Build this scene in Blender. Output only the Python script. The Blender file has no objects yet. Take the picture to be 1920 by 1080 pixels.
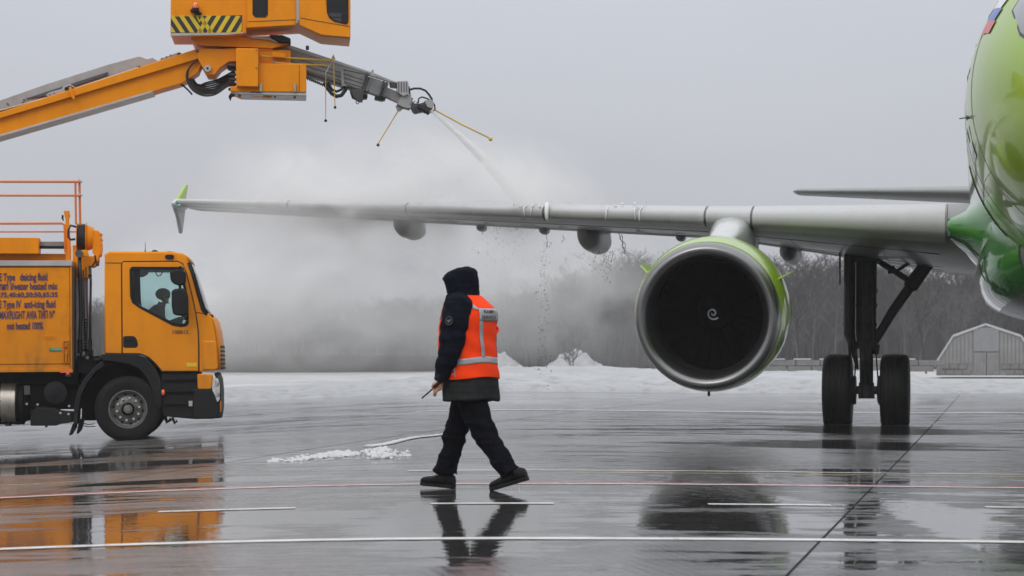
import bpy, bmesh, math, random
from mathutils import Vector, Matrix, noise
random.seed(7)
R=math.radians; pi=math.pi
S=bpy.context.scene
COL=S.collection
# ---------------------------------------------------------------- camera
F=4497.0; HC=1.07; HY=673.0      # focal length in px of a 1920 wide frame, eye height, horizon row
cam=bpy.data.cameras.new('camera'); camo=bpy.data.objects.new('camera',cam); COL.objects.link(camo)
camo.location=(0,0,HC); camo.rotation_euler=(R(90),0,0)
cam.sensor_width=36; cam.lens=F/1920*36; cam.shift_y=(HY-540)/1920
cam.clip_start=.5; cam.clip_end=6000
cam.dof.use_dof=True; cam.dof.focus_distance=28; cam.dof.aperture_fstop=4.5
S.camera=camo
# ---------------------------------------------------------------- world: overcast winter sky
SUN_EL,SUN_ROT=R(38),R(205)
w=bpy.data.worlds.new('World'); S.world=w; w.use_nodes=True
nt=w.node_tree; nt.nodes.clear()
def wn(t): return nt.nodes.new(t)
out=wn('ShaderNodeOutputWorld'); bg=wn('ShaderNodeBackground'); sky=wn('ShaderNodeTexSky')
sky.sky_type='NISHITA'; sky.sun_disc=False; sky.sun_elevation=SUN_EL; sky.sun_rotation=SUN_ROT
sky.dust_density=4; sky.air_density=1.2
skybg=wn('ShaderNodeBackground'); skybg.inputs[1].default_value=.012
nt.links.new(sky.outputs[0],skybg.inputs[0])
tc=wn('ShaderNodeTexCoord'); sep=wn('ShaderNodeSeparateXYZ'); nt.links.new(tc.outputs['Generated'],sep.inputs[0])
ramp=wn('ShaderNodeValToRGB'); cr=ramp.color_ramp
stops=[(0,(.43,.436,.465)),(.04,(.455,.462,.505)),(.15,(.55,.563,.62)),(.45,(.93,.95,.99)),(1,(1.42,1.43,1.47))]
while len(cr.elements)<len(stops): cr.elements.new(.5)
for e,(p,c) in zip(cr.elements,stops): e.position=p; e.color=(*c,1)
nt.links.new(sep.outputs[2],ramp.inputs[0])
nz=wn('ShaderNodeTexNoise'); nz.inputs['Scale'].default_value=3.0; nz.inputs['Detail'].default_value=5
mp=wn('ShaderNodeMapping'); mp.inputs['Scale'].default_value=(1,1,3.5)
nt.links.new(tc.outputs['Generated'],mp.inputs[0]); nt.links.new(mp.outputs[0],nz.inputs[0])
mr=wn('ShaderNodeMapRange'); mr.inputs[3].default_value=.90; mr.inputs[4].default_value=1.10
nt.links.new(nz.outputs[0],mr.inputs[0])
mul=wn('ShaderNodeVectorMath'); mul.operation='SCALE'
nt.links.new(ramp.outputs[0],mul.inputs[0]); nt.links.new(mr.outputs[0],mul.inputs['Scale'])
nt.links.new(mul.outputs[0],bg.inputs[0]); bg.inputs[1].default_value=1.0
ad=wn('ShaderNodeAddShader'); nt.links.new(bg.outputs[0],ad.inputs[0]); nt.links.new(skybg.outputs[0],ad.inputs[1])
nt.links.new(ad.outputs[0],out.inputs[0])
sun=bpy.data.lights.new('sun','SUN'); sun.energy=.6; sun.angle=R(25); sun.color=(1,.97,.92)
so=bpy.data.objects.new('sun',sun); COL.objects.link(so)
sd=Vector((math.sin(SUN_ROT)*math.cos(SUN_EL),math.cos(SUN_ROT)*math.cos(SUN_EL),math.sin(SUN_EL)))
so.rotation_euler=sd.to_track_quat('Z','Y').to_euler(); so.location=(0,0,40)
S.view_settings.view_transform='Standard'; S.view_settings.look='None'
S.view_settings.exposure=0; S.view_settings.gamma=1; S.view_settings.use_curve_mapping=False
S.render.engine='CYCLES'
cy=S.cycles; cy.use_denoising=True; cy.max_bounces=10; cy.volume_bounces=7; cy.transparent_max_bounces=24
cy.diffuse_bounces=3; cy.glossy_bounces=4; cy.transmission_bounces=4; cy.caustics_reflective=False; cy.caustics_refractive=False
cy.volume_step_rate=1.0; cy.volume_max_steps=256; cy.sample_clamp_indirect=6
# ---------------------------------------------------------------- helpers
def P(px,py,Y): return Vector(((px-960)/F*Y, Y, HC-(py-HY)/F*Y))
def gz(x,y=0):
    if x<0: return -.45*(1-math.exp(-x*x/60))
    return -.06*(1-math.exp(-x*x/20))
class MB:
    def __init__(s): s.v=[]; s.f=[]
    def add(s,vs,fs):
        b=len(s.v); s.v+= [tuple(p) for p in vs]; s.f+= [tuple(i+b for i in f) for f in fs]; return s
    def box(s,c,d,rot=None):
        vs=[]
        for x in (-.5,.5):
            for y in (-.5,.5):
                for z in (-.5,.5):
                    p=Vector((x*d[0],y*d[1],z*d[2]))
                    if rot is not None: p=rot@p
                    vs.append(p+Vector(c))
        return s.add(vs,[(0,1,3,2),(4,6,7,5),(0,4,5,1),(2,3,7,6),(0,2,6,4),(1,5,7,3)])
    def bb(s,x0,x1,y0,y1,z0,z1): return s.box(((x0+x1)/2,(y0+y1)/2,(z0+z1)/2),(abs(x1-x0),abs(y1-y0),abs(z1-z0)))
    def rings(s,rs,cap=True,closed=False):
        n=len(rs[0]); vs=[p for r in rs for p in r]; fs=[]
        m=len(rs)
        for i in range(m if closed else m-1):
            a=i*n; b=((i+1)%m)*n
            for j in range(n): fs.append((a+j,a+(j+1)%n,b+(j+1)%n,b+j))
        if cap and not closed: fs.append(tuple(range(n-1,-1,-1))); fs.append(tuple(range((m-1)*n,m*n)))
        return s.add(vs,fs)
    def tube(s,pts,r,n=8,cap=True,flat=1.0,side=None,closed=False):
        pts=[Vector(p) for p in pts]; m=len(pts); rs=[]
        if not hasattr(r,'__len__'): r=[r]*m
        prev=None
        for i,p in enumerate(pts):
            if closed: t=pts[(i+1)%m]-pts[i-1]
            else: t=(pts[min(i+1,m-1)]-pts[max(i-1,0)])
            t.normalize()
            sd_=Vector(side) if side is not None else (prev if prev is not None else (Vector((0,0,1)) if abs(t.z)<.9 else Vector((1,0,0))))
            a=sd_-t*sd_.dot(t)
            if a.length<1e-5: a=t.orthogonal()
            a.normalize(); prev=a; b=t.cross(a)
            ra,rb=(r[i] if hasattr(r[i],'__len__') else (r[i],r[i]*flat))
            rs.append([p+a*ra*math.cos(2*pi*k/n)+b*rb*math.sin(2*pi*k/n) for k in range(n)])
        return s.rings(rs,cap,closed)
    def cyl(s,p0,p1,r0,r1=None,n=16): return s.tube([p0,p1],[r0,r0 if r1 is None else r1],n)
    def sph(s,c,r,n=12,m=8):
        rr=r if hasattr(r,'__len__') else (r,r,r); c=Vector(c); rs=[]
        for i in range(1,m):
            ph=pi*i/m; rs.append([c+Vector((rr[0]*math.sin(ph)*math.cos(2*pi*k/n),rr[1]*math.sin(ph)*math.sin(2*pi*k/n),rr[2]*math.cos(ph))) for k in range(n)])
        vs=[p for r_ in rs for p in r_]; b=len(vs); vs+=[c+Vector((0,0,rr[2])),c-Vector((0,0,rr[2]))]; fs=[]
        for i in range(m-2):
            for j in range(n): fs.append((i*n+j,(i+1)*n+j,(i+1)*n+(j+1)%n,i*n+(j+1)%n))
        for j in range(n): fs.append((b,j,(j+1)%n)); fs.append((b+1,(m-2)*n+(j+1)%n,(m-2)*n+j))
        return s.add(vs,fs)
    def prism(s,ol,y0,y1):       # outline in the x-z plane, pushed along y
        n=len(ol); a=[(x,y0,z) for x,z in ol]; b=[(x,y1,z) for x,z in ol]
        return s.add(a+b,[tuple(range(n)),tuple(range(2*n-1,n-1,-1))]+[(j,j+n,(j+1)%n+n,(j+1)%n) for j in range(n)])
    def lathe(s,prof,o,ax='y',n=32,cap=True):   # prof = [(along,radius)]
        rs=[]
        for d,r in prof:
            rg=[]
            for k in range(n):
                c,q=r*math.cos(2*pi*k/n),r*math.sin(2*pi*k/n)
                rg.append(Vector(o)+(Vector((c,d,q)) if ax=='y' else Vector((d,c,q)) if ax=='x' else Vector((c,q,d))))
            rs.append(rg)
        return s.rings(rs,cap)
    def plate(s,outer,holes,y0,y1):
        bm=bmesh.new(); es=[]
        for lp in [outer]+holes:
            vs=[bm.verts.new((x,y0,z)) for x,z in lp]
            for i in range(len(vs)): es.append(bm.edges.new((vs[i],vs[(i+1)%len(vs)])))
        bmesh.ops.triangle_fill(bm,edges=es,use_beauty=True)
        r=bmesh.ops.extrude_face_region(bm,geom=bm.faces[:])
        bmesh.ops.translate(bm,vec=(0,y1-y0,0),verts=[g for g in r['geom'] if isinstance(g,bmesh.types.BMVert)])
        bm.verts.index_update()
        s.add([v.co.copy() for v in bm.verts],[[v.index for v in f.verts] for f in bm.faces]); bm.free(); return s
    def build(s,name,m,parent=None,bevel=0,smooth=35,seg=2,label=None):
        me=bpy.data.meshes.new(name); me.from_pydata(s.v,[],s.f); me.validate()
        bm=bmesh.new(); bm.from_mesh(me); bmesh.ops.recalc_face_normals(bm,faces=bm.faces); bm.to_mesh(me); bm.free()
        if smooth: me.shade_smooth(); me.set_sharp_from_angle(angle=R(smooth))
        o=bpy.data.objects.new(name,me); COL.objects.link(o)
        if m: me.materials.append(m)
        if parent: o.parent=parent
        if bevel:
            b=o.modifiers.new('bevel','BEVEL'); b.width=bevel; b.segments=seg; b.limit_method='ANGLE'; b.angle_limit=R(40)
        if label: o['label']=label
        return o
def tag(o,label=None,cat=None,group=None,kind=None):
    for k,v in (('label',label),('category',cat),('group',group),('kind',kind)):
        if v: o[k]=v
    return o
def empty(name,loc,rz=0,rx=0,ry=0):
    o=bpy.data.objects.new(name,None); o.empty_display_size=.2; COL.objects.link(o); o.location=loc; o.rotation_euler=(rx,ry,rz); return o
def apply_mods(o):
    bpy.context.view_layer.update(); dg=bpy.context.evaluated_depsgraph_get()
    me=bpy.data.meshes.new_from_object(o.evaluated_get(dg),depsgraph=dg); o.modifiers.clear()
    old=o.data; o.data=me; bpy.data.meshes.remove(old); return o
def remesh(o,vox,it=3,fac=.6,disp=None):
    m=o.modifiers.new('r','REMESH'); m.mode='VOXEL'; m.voxel_size=vox
    q=o.modifiers.new('s','SMOOTH'); q.iterations=it; q.factor=fac
    apply_mods(o); me=o.data
    if disp: 
        nn=[v.normal.copy() for v in me.vertices]; cc=[v.co.copy() for v in me.vertices]
        me.vertices.foreach_set('co',[x for c,n in zip(cc,nn) for x in (c+n*disp(c))]); me.update()
    me.shade_smooth(); return o
def text(s,size,name,m,parent,loc,rot=(R(90),0,0),sx=1,align='LEFT',fn=None,bold=.0,extr=.001):
    c=bpy.data.curves.new('t','FONT'); c.body=s; c.size=size; c.align_x=align; c.align_y='CENTER'; c.offset=bold; c.extrude=extr; c.resolution_u=3
    o=bpy.data.objects.new('t',c); COL.objects.link(o); bpy.context.view_layer.update()
    dg=bpy.context.evaluated_depsgraph_get(); me=bpy.data.meshes.new_from_object(o.evaluated_get(dg))
    bpy.data.objects.remove(o)
    for v in me.vertices: v.co.x*=sx
    if fn: 
        for v in me.vertices: v.co=fn(v.co)
    o=bpy.data.objects.new(name,me); COL.objects.link(o); me.materials.clear(); me.materials.append(m); o.parent=parent
    if not fn: o.location=loc; o.rotation_euler=rot
    return o
def rrect(x0,z0,x1,z1,r,n=4):
    o=[]
    for cx,cz,a in ((x1-r,z1-r,0),(x0+r,z1-r,90),(x0+r,z0+r,180),(x1-r,z0+r,270)):
        for k in range(n+1): t=R(a+90*k/n); o.append((cx+r*math.cos(t),cz+r*math.sin(t)))
    return o
def rpoly(pts,r,n=3):      # rounded polygon
    o=[]; m=len(pts)
    for i in range(m):
        p=Vector(pts[i]); a=Vector(pts[i-1])-p; b=Vector(pts[(i+1)%m])-p
        rr=min(r,a.length*.45,b.length*.45); a=p+a.normalized()*rr; b=p+b.normalized()*rr
        for k in range(n+1): t=k/n; q=a*(1-t)**2+p*2*t*(1-t)+b*t*t; o.append((q.x,q.y))
    return o
# ---------------------------------------------------------------- materials
def mat(name,col,rough=.5,metal=0,var=.12,vs=3,bump=0,bs=60,coat=0,dirt=0,dcol=(.03,.028,.025),spec=.5,ds=2.0,dz=None,rvar=.1,emit=None):
    m=bpy.data.materials.new(name); m.use_nodes=True; t=m.node_tree; N=t.nodes; L=t.links; b=N['Principled BSDF']
    b.inputs['Roughness'].default_value=rough; b.inputs['Metallic'].default_value=metal; b.inputs['Specular IOR Level'].default_value=spec
    b.inputs['Coat Weight'].default_value=coat; b.inputs['Coat Roughness'].default_value=.04
    tc=N.new('ShaderNodeTexCoord'); nz=N.new('ShaderNodeTexNoise'); nz.inputs['Scale'].default_value=vs; nz.inputs['Detail'].default_value=6
    L.new(tc.outputs['Object'],nz.inputs[0])
    mr=N.new('ShaderNodeMapRange'); mr.inputs[1].default_value=.25; mr.inputs[2].default_value=.75; mr.inputs[3].default_value=1-var; mr.inputs[4].default_value=1+var; L.new(nz.outputs[0],mr.inputs[0])
    sc=N.new('ShaderNodeVectorMath'); sc.operation='SCALE'; sc.inputs[0].default_value=col; L.new(mr.outputs[0],sc.inputs['Scale'])
    last=sc.outputs[0]
    rr=N.new('ShaderNodeMapRange'); rr.inputs[3].default_value=max(0,rough-rvar); rr.inputs[4].default_value=min(1,rough+rvar); L.new(nz.outputs[0],rr.inputs[0]); L.new(rr.outputs[0],b.inputs['Roughness'])
    if dirt or dz:
        n2=N.new('ShaderNodeTexNoise'); n2.inputs['Scale'].default_value=ds; n2.inputs['Detail'].default_value=8; n2.inputs['Roughness'].default_value=.65
        mpn=N.new('ShaderNodeMapping'); mpn.inputs['Scale'].default_value=(1,1,.35); L.new(tc.outputs['Object'],mpn.inputs[0]); L.new(mpn.outputs[0],n2.inputs[0])
        m2=N.new('ShaderNodeMapRange'); m2.inputs[1].default_value=.5; m2.inputs[2].default_value=.8; m2.inputs[3].default_value=0; m2.inputs[4].default_value=dirt; L.new(n2.outputs[0],m2.inputs[0])
        fac=m2.outputs[0]
        if dz:   # road dirt thrown up from below: (z full, z none, amount)
            sp=N.new('ShaderNodeSeparateXYZ'); L.new(tc.outputs['Object'],sp.inputs[0])
            m3=N.new('ShaderNodeMapRange'); m3.inputs[1].default_value=dz[0]; m3.inputs[2].default_value=dz[1]; m3.inputs[3].default_value=dz[2]; m3.inputs[4].default_value=0; L.new(sp.outputs[2],m3.inputs[0])
            mm=N.new('ShaderNodeMath'); mm.operation='MULTIPLY'; L.new(m3.outputs[0],mm.inputs[0]); L.new(n2.outputs[0],mm.inputs[1])
            ma=N.new('ShaderNodeMath'); ma.operation='ADD'; ma.use_clamp=True; L.new(mm.outputs[0],ma.inputs[0]); L.new(fac,ma.inputs[1]); fac=ma.outputs[0]
        mx=N.new('ShaderNodeMix'); mx.data_type='RGBA'; L.new(fac,mx.inputs[0]); L.new(last,mx.inputs[6]); mx.inputs[7].default_value=(*dcol,1); last=mx.outputs[2]
    L.new(last,b.inputs['Base Color'])
    if bump:
        n3=N.new('ShaderNodeTexNoise'); n3.inputs['Scale'].default_value=bs; n3.inputs['Detail'].default_value=4; L.new(tc.outputs['Object'],n3.inputs[0])
        bp=N.new('ShaderNodeBump'); bp.inputs['Strength'].default_value=bump; bp.inputs['Distance'].default_value=.01; L.new(n3.outputs[0],bp.inputs['Height']); L.new(bp.outputs[0],b.inputs['Normal'])
    if emit: b.inputs['Emission Color'].default_value=(*emit[0],1); b.inputs['Emission Strength'].default_value=emit[1]
    return m
def glass(name,tint,refl=.9):
    m=bpy.data.materials.new(name); m.use_nodes=True; t=m.node_tree; t.nodes.clear(); N=t.nodes; L=t.links
    o=N.new('ShaderNodeOutputMaterial'); mx=N.new('ShaderNodeMixShader'); tr=N.new('ShaderNodeBsdfTransparent'); gl=N.new('ShaderNodeBsdfGlossy')
    tr.inputs[0].default_value=(*tint,1); gl.inputs['Roughness'].default_value=.02; gl.inputs[0].default_value=(refl,refl,refl,1)
    fr=N.new('ShaderNodeFresnel'); fr.inputs[0].default_value=1.5
    L.new(fr.outputs[0],mx.inputs[0]); L.new(tr.outputs[0],mx.inputs[1]); L.new(gl.outputs[0],mx.inputs[2]); L.new(mx.outputs[0],o.inputs[0]); return m
M={}
M['orange']=mat('orange_paint',(.86,.285,.0),.45,spec=.2,var=.06,coat=0,dirt=.22,dcol=(.16,.07,.02),ds=3,rvar=.06)
M['orange_cab']=mat('orange_cab_paint',(.86,.285,.0),.4,spec=.22,var=.07,coat=.05,dirt=.25,dcol=(.3,.13,.03),ds=3,dz=(.9,2.1,.7),rvar=.06)
M['orange_tank']=mat('orange_body_paint',(.80,.265,.0),.45,spec=.2,var=.08,vs=5,dirt=.45,dcol=(.25,.11,.025),ds=4,dz=(1.1,2.2,.7))
M['rail']=mat('rail_paint',(.75,.19,.02),.45,var=.1)
M['black']=mat('black_plastic',(.010,.010,.011),.55,spec=.25,var=.2,bump=.1)
M['frame']=mat('chassis_black',(.007,.007,.007),.7,spec=.15,var=.3,dirt=.4,dcol=(.03,.027,.024),ds=5)
M['rubber']=mat('tyre_rubber',(.009,.009,.0095),.7,spec=.2,var=.25,vs=8,bump=.15,bs=90,dirt=.3,dcol=(.06,.055,.05))
M['planetyre']=mat('aircraft_tyre_rubber',(.012,.012,.0125),.6,spec=.3,var=.25,vs=8,bump=.1,bs=90,dirt=.3,dcol=(.07,.065,.06))
M['rim']=mat('wheel_steel',(.17,.17,.16),.45,.5,var=.3,vs=12,dirt=.6,dcol=(.05,.045,.04),ds=9)
M['hose']=mat('hydraulic_hose',(.012,.012,.013),.35,var=.2)
M['grey']=mat('grey_aluminium',(.36,.36,.37),.55,.0,spec=.3,var=.12,vs=5,dirt=.4,dcol=(.1,.1,.1),ds=4)
M['greydark']=mat('dark_machine_grey',(.075,.075,.08),.5,.3,var=.2)
M['silver']=mat('silver_trim',(.45,.45,.46),.4,.4,var=.1,dirt=.3,dcol=(.2,.2,.2))
M['steel']=mat('steel_tank',(.42,.39,.35),.3,.8,var=.12,vs=8,dirt=.5,dcol=(.14,.12,.1),ds=8)
M['yellow']=mat('yellow_rod',(.62,.40,.05),.45,var=.15)
M['hazy']=mat('hazard_yellow',(.70,.48,.01),.45,var=.1)
M['hazb']=mat('hazard_black',(.02,.02,.02),.45)
M['text']=mat('dark_blue_lettering',(.045,.035,.11),.5)
M['textk']=mat('dark_lettering',(.06,.04,.02),.5)
M['beacon']=mat('orange_lens',(.8,.14,.02),.15,coat=1)
M['lampglass']=mat('headlamp_lens',(.6,.62,.62),.08,.3,var=.3,vs=20,coat=1)
M['glass']=glass('cab_glass',(.84,.93,.93)); M['glassdark']=glass('tinted_glass',(.22,.23,.25))
M['inner']=mat('cab_interior',(.02,.021,.024),.8,spec=.15)
M['white']=mat('white_decal',(.75,.75,.76),.4)
M['green_sign']=mat('green_sticker',(.01,.22,.07),.4)
M['yellow_sign']=mat('yellow_sticker',(.75,.5,.02),.4)
# aircraft
M['lime']=mat('lime_green_paint',(.27,.44,.004),.3,spec=.4,var=.05,vs=.6,coat=.6,rvar=.04)
M['green']=mat('dark_green_paint',(.03,.19,.024),.26,var=.06,vs=.8,coat=1,rvar=.05)
M['planegrey']=mat('aircraft_grey_paint',(.47,.48,.48),.32,var=.05,vs=1.5,coat=.7,dirt=.35,dcol=(.22,.22,.21),ds=2.5,rvar=.06)
M['winggrey']=mat('wing_grey_paint',(.25,.255,.255),.4,spec=.4,var=.08,vs=1.5,coat=.15,dirt=.5,dcol=(.16,.16,.155),ds=2.2,rvar=.07)
M['lip']=mat('polished_intake_lip',(.23,.23,.235),.3,.95,var=.06,vs=3,rvar=.05,dirt=.2,dcol=(.2,.2,.2))
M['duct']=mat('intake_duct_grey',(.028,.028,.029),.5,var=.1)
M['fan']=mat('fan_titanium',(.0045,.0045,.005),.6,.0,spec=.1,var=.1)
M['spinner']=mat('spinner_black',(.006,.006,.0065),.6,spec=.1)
M['gear']=mat('gear_strut_grey',(.035,.035,.036),.55,.1,spec=.25,var=.3,vs=6,dirt=.5,dcol=(.02,.02,.02),ds=6)
M['navgreen']=mat('green_nav_light',(.1,.9,.5),.2,emit=((.1,1,.55),3.0))
M['seam']=mat('panel_gap_black',(.02,.02,.02),.6)
M['water']=mat('deicing_fluid',(.75,.76,.74),.1,var=.1)
M['drop']=mat('dark_droplet',(.10,.10,.10),.15)
# people
M['navy']=mat('navy_jacket_cloth',(.006,.0075,.014),.88,spec=.08,var=.25,vs=14,bump=.5,bs=160)
M['char']=mat('charcoal_hem_cloth',(.024,.025,.025),.85,spec=.08,var=.2,vs=14,bump=.4,bs=160)
M['trouser']=mat('navy_trouser_cloth',(.0045,.0048,.008),.88,spec=.08,var=.25,vs=12,bump=.5,bs=140)
M['vest']=mat('hi_vis_orange_cloth',(1.0,.06,.008),.75,spec=.12,var=.06,vs=12,bump=.35,bs=130)
M['reflect']=mat('grey_reflective_tape',(.34,.35,.37),.35,.2,var=.08,vs=30)
M['boot']=mat('black_leather',(.009,.0085,.008),.65,spec=.2,var=.3,vs=20,bump=.3,bs=90)
M['skin']=mat('skin',(.50,.24,.16),.5,var=.08,vs=20)
M['skin_dark']=mat('driver_skin',(.36,.18,.12),.5,var=.08,vs=20)
M['hair']=mat('dark_hair',(.02,.015,.012),.6)
# land
M['snow']=mat('old_snow',(.43,.44,.455),.8,var=.10,vs=1.2,bump=.8,bs=5,dirt=.8,dcol=(.22,.22,.22),ds=1.9,spec=.1,dz=(-.1,.5,.7))
M['slush']=mat('fresh_slush',(.52,.53,.545),.5,var=.06,vs=8,bump=.5,bs=40,dirt=.25,dcol=(.5,.5,.5),ds=6)
M['dirt_snow']=mat('snowy_field',(.45,.45,.45),.8,var=.3,vs=.3,dirt=.7,dcol=(.12,.115,.11),ds=.5)
M['bark']=mat('bare_tree_bark',(.045,.041,.039),.95,spec=.1,var=.3,vs=.3)
M['birch']=mat('pale_birch_bark',(.085,.083,.08),.85,spec=.1,var=.4,vs=1.2)
M['hill']=mat('wooded_slope',(.05,.048,.047),.95,spec=0,var=.4,vs=.25)
M['shedmetal']=mat('shed_metal',(.22,.22,.22),.5,.2,var=.15,vs=1.5,dirt=.4,dcol=(.14,.14,.14))
M['sheddoor']=mat('shed_door_metal',(.22,.23,.24),.5,.2,var=.15,vs=2)
M['concrete']=mat('concrete_block',(.17,.168,.165),.85,var=.2,vs=2,dirt=.5,dcol=(.12,.12,.12))
def paint_mat(name,col,worn=.5,top=1):
    m=mat(name,col,.3,var=.1,vs=6); t=m.node_tree; N=t.nodes; L=t.links; b=N['Principled BSDF']
    nz=N.new('ShaderNodeTexNoise'); nz.inputs['Scale'].default_value=2.2; nz.inputs['Detail'].default_value=10; nz.inputs['Roughness'].default_value=.8
    tc=N.new('ShaderNodeTexCoord'); L.new(tc.outputs['Object'],nz.inputs[0])
    mr=N.new('ShaderNodeMapRange'); mr.inputs[1].default_value=worn-.12; mr.inputs[2].default_value=worn+.10; mr.inputs[4].default_value=top; L.new(nz.outputs[0],mr.inputs[0])
    L.new(mr.outputs[0],b.inputs['Alpha']); return m
HAZE=.0004; MIST=.45
# ---------------------------------------------------------------- wet apron
def ground_mat():
    m=bpy.data.materials.new('wet_concrete'); m.use_nodes=True; t=m.node_tree; N=t.nodes; L=t.links; b=N['Principled BSDF']
    tc=N.new('ShaderNodeTexCoord'); co=tc.outputs['Object']
    def noise_(sc,det,rough,sx=1,sy=1,off=0):
        mp=N.new('ShaderNodeMapping'); mp.inputs['Scale'].default_value=(sx,sy,1); mp.inputs['Location'].default_value=(off,off*.7,0); L.new(co,mp.inputs[0])
        n=N.new('ShaderNodeTexNoise'); n.inputs['Scale'].default_value=sc; n.inputs['Detail'].default_value=det; n.inputs['Roughness'].default_value=rough; L.new(mp.outputs[0],n.inputs[0]); return n.outputs[0]
    def math_(op,a,c,clamp=False):
        n=N.new('ShaderNodeMath'); n.operation=op; n.use_clamp=clamp
        for i,x in enumerate((a,c)):
            if isinstance(x,(int,float)): n.inputs[i].default_value=x
            else: L.new(x,n.inputs[i])
        return n.outputs[0]
    def mr_(x,a,c,d=0,e=1):
        n=N.new('ShaderNodeMapRange'); n.inputs[1].default_value=a; n.inputs[2].default_value=c; n.inputs[3].default_value=d; n.inputs[4].default_value=e; L.new(x,n.inputs[0]); return n.outputs[0]
    big=noise_(.22,3,.5,.7,1,3.1); mid=noise_(1.0,7,.66,.40,1,8.3); fine=noise_(6,8,.7,.5,1,1.7)
    # pools where water stands: ellipses on the apron (x, y, rx, ry)
    pool=None
    for x,y,rx,ry in POOLS:
        sp=N.new('ShaderNodeSeparateXYZ'); L.new(co,sp.inputs[0])
        dx=math_('MULTIPLY',math_('SUBTRACT',sp.outputs[0],x),1/rx); dy=math_('MULTIPLY',math_('SUBTRACT',sp.outputs[1],y),1/ry)
        d=math_('ADD',math_('MULTIPLY',dx,dx),math_('MULTIPLY',dy,dy)); g=math_('MULTIPLY',math_('SUBTRACT',1.3,d),.16)
        g=math_('MAXIMUM',g,-.0)
        pool=g if pool is None else math_('MAXIMUM',pool,g)
    wet=math_('ADD',math_('ADD',math_('MULTIPLY',big,.36),math_('MULTIPLY',mid,.48)),math_('MULTIPLY',fine,.30))
    wet=math_('ADD',wet,math_('MULTIPLY',math_('SUBTRACT',noise_(3.2,5,.65,.2,1,4.4),.5),.55)); wet=math_('ADD',wet,pool)
    w_=mr_(wet,.575,.625)
    damp=mr_(wet,.46,.62)
    ro=mr_(w_,0,1,.17,.02)
    ro=math_('ADD',ro,math_('MULTIPLY',mr_(fine,.35,.65,-.08,.10),math_('SUBTRACT',1,w_)))
    L.new(ro,b.inputs['Roughness'])
    col=N.new('ShaderNodeMix'); col.data_type='RGBA'; L.new(damp,col.inputs[0]); col.inputs[6].default_value=(.125,.123,.12,1); col.inputs[7].default_value=(.05,.049,.048,1)
    v=mr_(noise_(3,6,.7,1,1,5),.3,.7,.6,1.4); sc=N.new('ShaderNodeVectorMath'); sc.operation='SCALE'; L.new(col.outputs[2],sc.inputs[0]); L.new(v,sc.inputs['Scale']); sp=N.new('ShaderNodeSeparateXYZ'); L.new(co,sp.inputs[0])
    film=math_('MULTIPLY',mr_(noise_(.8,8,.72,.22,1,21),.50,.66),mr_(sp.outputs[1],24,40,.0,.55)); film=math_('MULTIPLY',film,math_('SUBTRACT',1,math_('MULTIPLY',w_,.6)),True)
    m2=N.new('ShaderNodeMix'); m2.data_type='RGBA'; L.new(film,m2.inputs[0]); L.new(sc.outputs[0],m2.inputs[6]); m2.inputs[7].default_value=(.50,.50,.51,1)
    spk=mr_(noise_(28,2,.5,.6,1,33),.70,.74); m3=N.new('ShaderNodeMix'); m3.data_type='RGBA'; L.new(math_('MULTIPLY',spk,.7),m3.inputs[0]); L.new(m2.outputs[2],m3.inputs[6]); m3.inputs[7].default_value=(.02,.02,.02,1)
    L.new(m3.outputs[2],b.inputs['Base Color'])
    b.inputs['Specular IOR Level'].default_value=.5; b.inputs['IOR'].default_value=1.5
    # brushed concrete grooves + grain; water lies level, so the base normal is the vertical
    up=N.new('ShaderNodeCombineXYZ'); up.inputs[2].default_value=1
    wv=N.new('ShaderNodeTexWave'); wv.inputs['Scale'].default_value=4.2; wv.inputs['Distortion'].default_value=1.5; wv.inputs['Detail'].default_value=2
    mp=N.new('ShaderNodeMapping'); mp.inputs['Rotation'].default_value=(0,0,R(-11)); L.new(co,mp.inputs[0]); L.new(mp.outputs[0],wv.inputs[0])
    hgt=math_('ADD',math_('MULTIPLY',wv.outputs[1],.30),math_('MULTIPLY',noise_(45,4,.6,1,1,2),.7))
    dry=math_('SUBTRACT',1,w_)
    b1=N.new('ShaderNodeBump'); b1.inputs['Distance'].default_value=.006; L.new(math_('MULTIPLY',dry,.42),b1.inputs['Strength']); L.new(hgt,b1.inputs['Height']); L.new(up.outputs[0],b1.inputs['Normal'])
    b2=N.new('ShaderNodeBump'); b2.inputs['Strength'].default_value=.075; b2.inputs['Distance'].default_value=.02; L.new(noise_(7.0,3,.55,.8,.8,7),b2.inputs['Height']); L.new(b1.outputs[0],b2.inputs['Normal'])
    L.new(b2.outputs[0],b.inputs['Normal'])
    return m
POOLS=[(1.9,21.5,.6,1.0),(-2.9,15.0,1.5,.85),(-2.2,16.6,1.5,.9),(-.28,15.6,.75,3.2),(1.42,15.8,.85,1.1),(1.6,18.6,.75,1.2),(1.9,22.3,.7,.9),(3.0,15.0,.35,4.5),(-5.6,27,2.6,1.0),(1.5,20,.6,1.0),(-6.5,31,1.8,1.6),(4.6,31,2,2),(5.6,37.5,1.6,2.6),(-.3,19.2,.8,.35),(-2.8,22.3,1.4,.5)]
def sheet(name,x0,x1,y0,y1,m,dz=0,nx=60,ny=2,kind='structure',parent=None,skew=0):
    mb=MB(); vs=[];fs=[]
    for j in range(ny+1):
        y=y0+(y1-y0)*j/ny
        for i in range(nx+1):
            x=x0+(x1-x0)*i/nx; yy=y+skew*x
            vs.append((x,yy,gz(x,yy)+dz))
    for j in range(ny):
        for i in range(nx): a=j*(nx+1)+i; fs.append((a,a+1,a+nx+2,a+nx+1))
    mb.add(vs,fs); o=mb.build(name,m,parent,smooth=180)
    if kind: o['kind']=kind
    return o
sheet('apron',-60,60,-10,82,ground_mat(),0,240,4)
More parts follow.
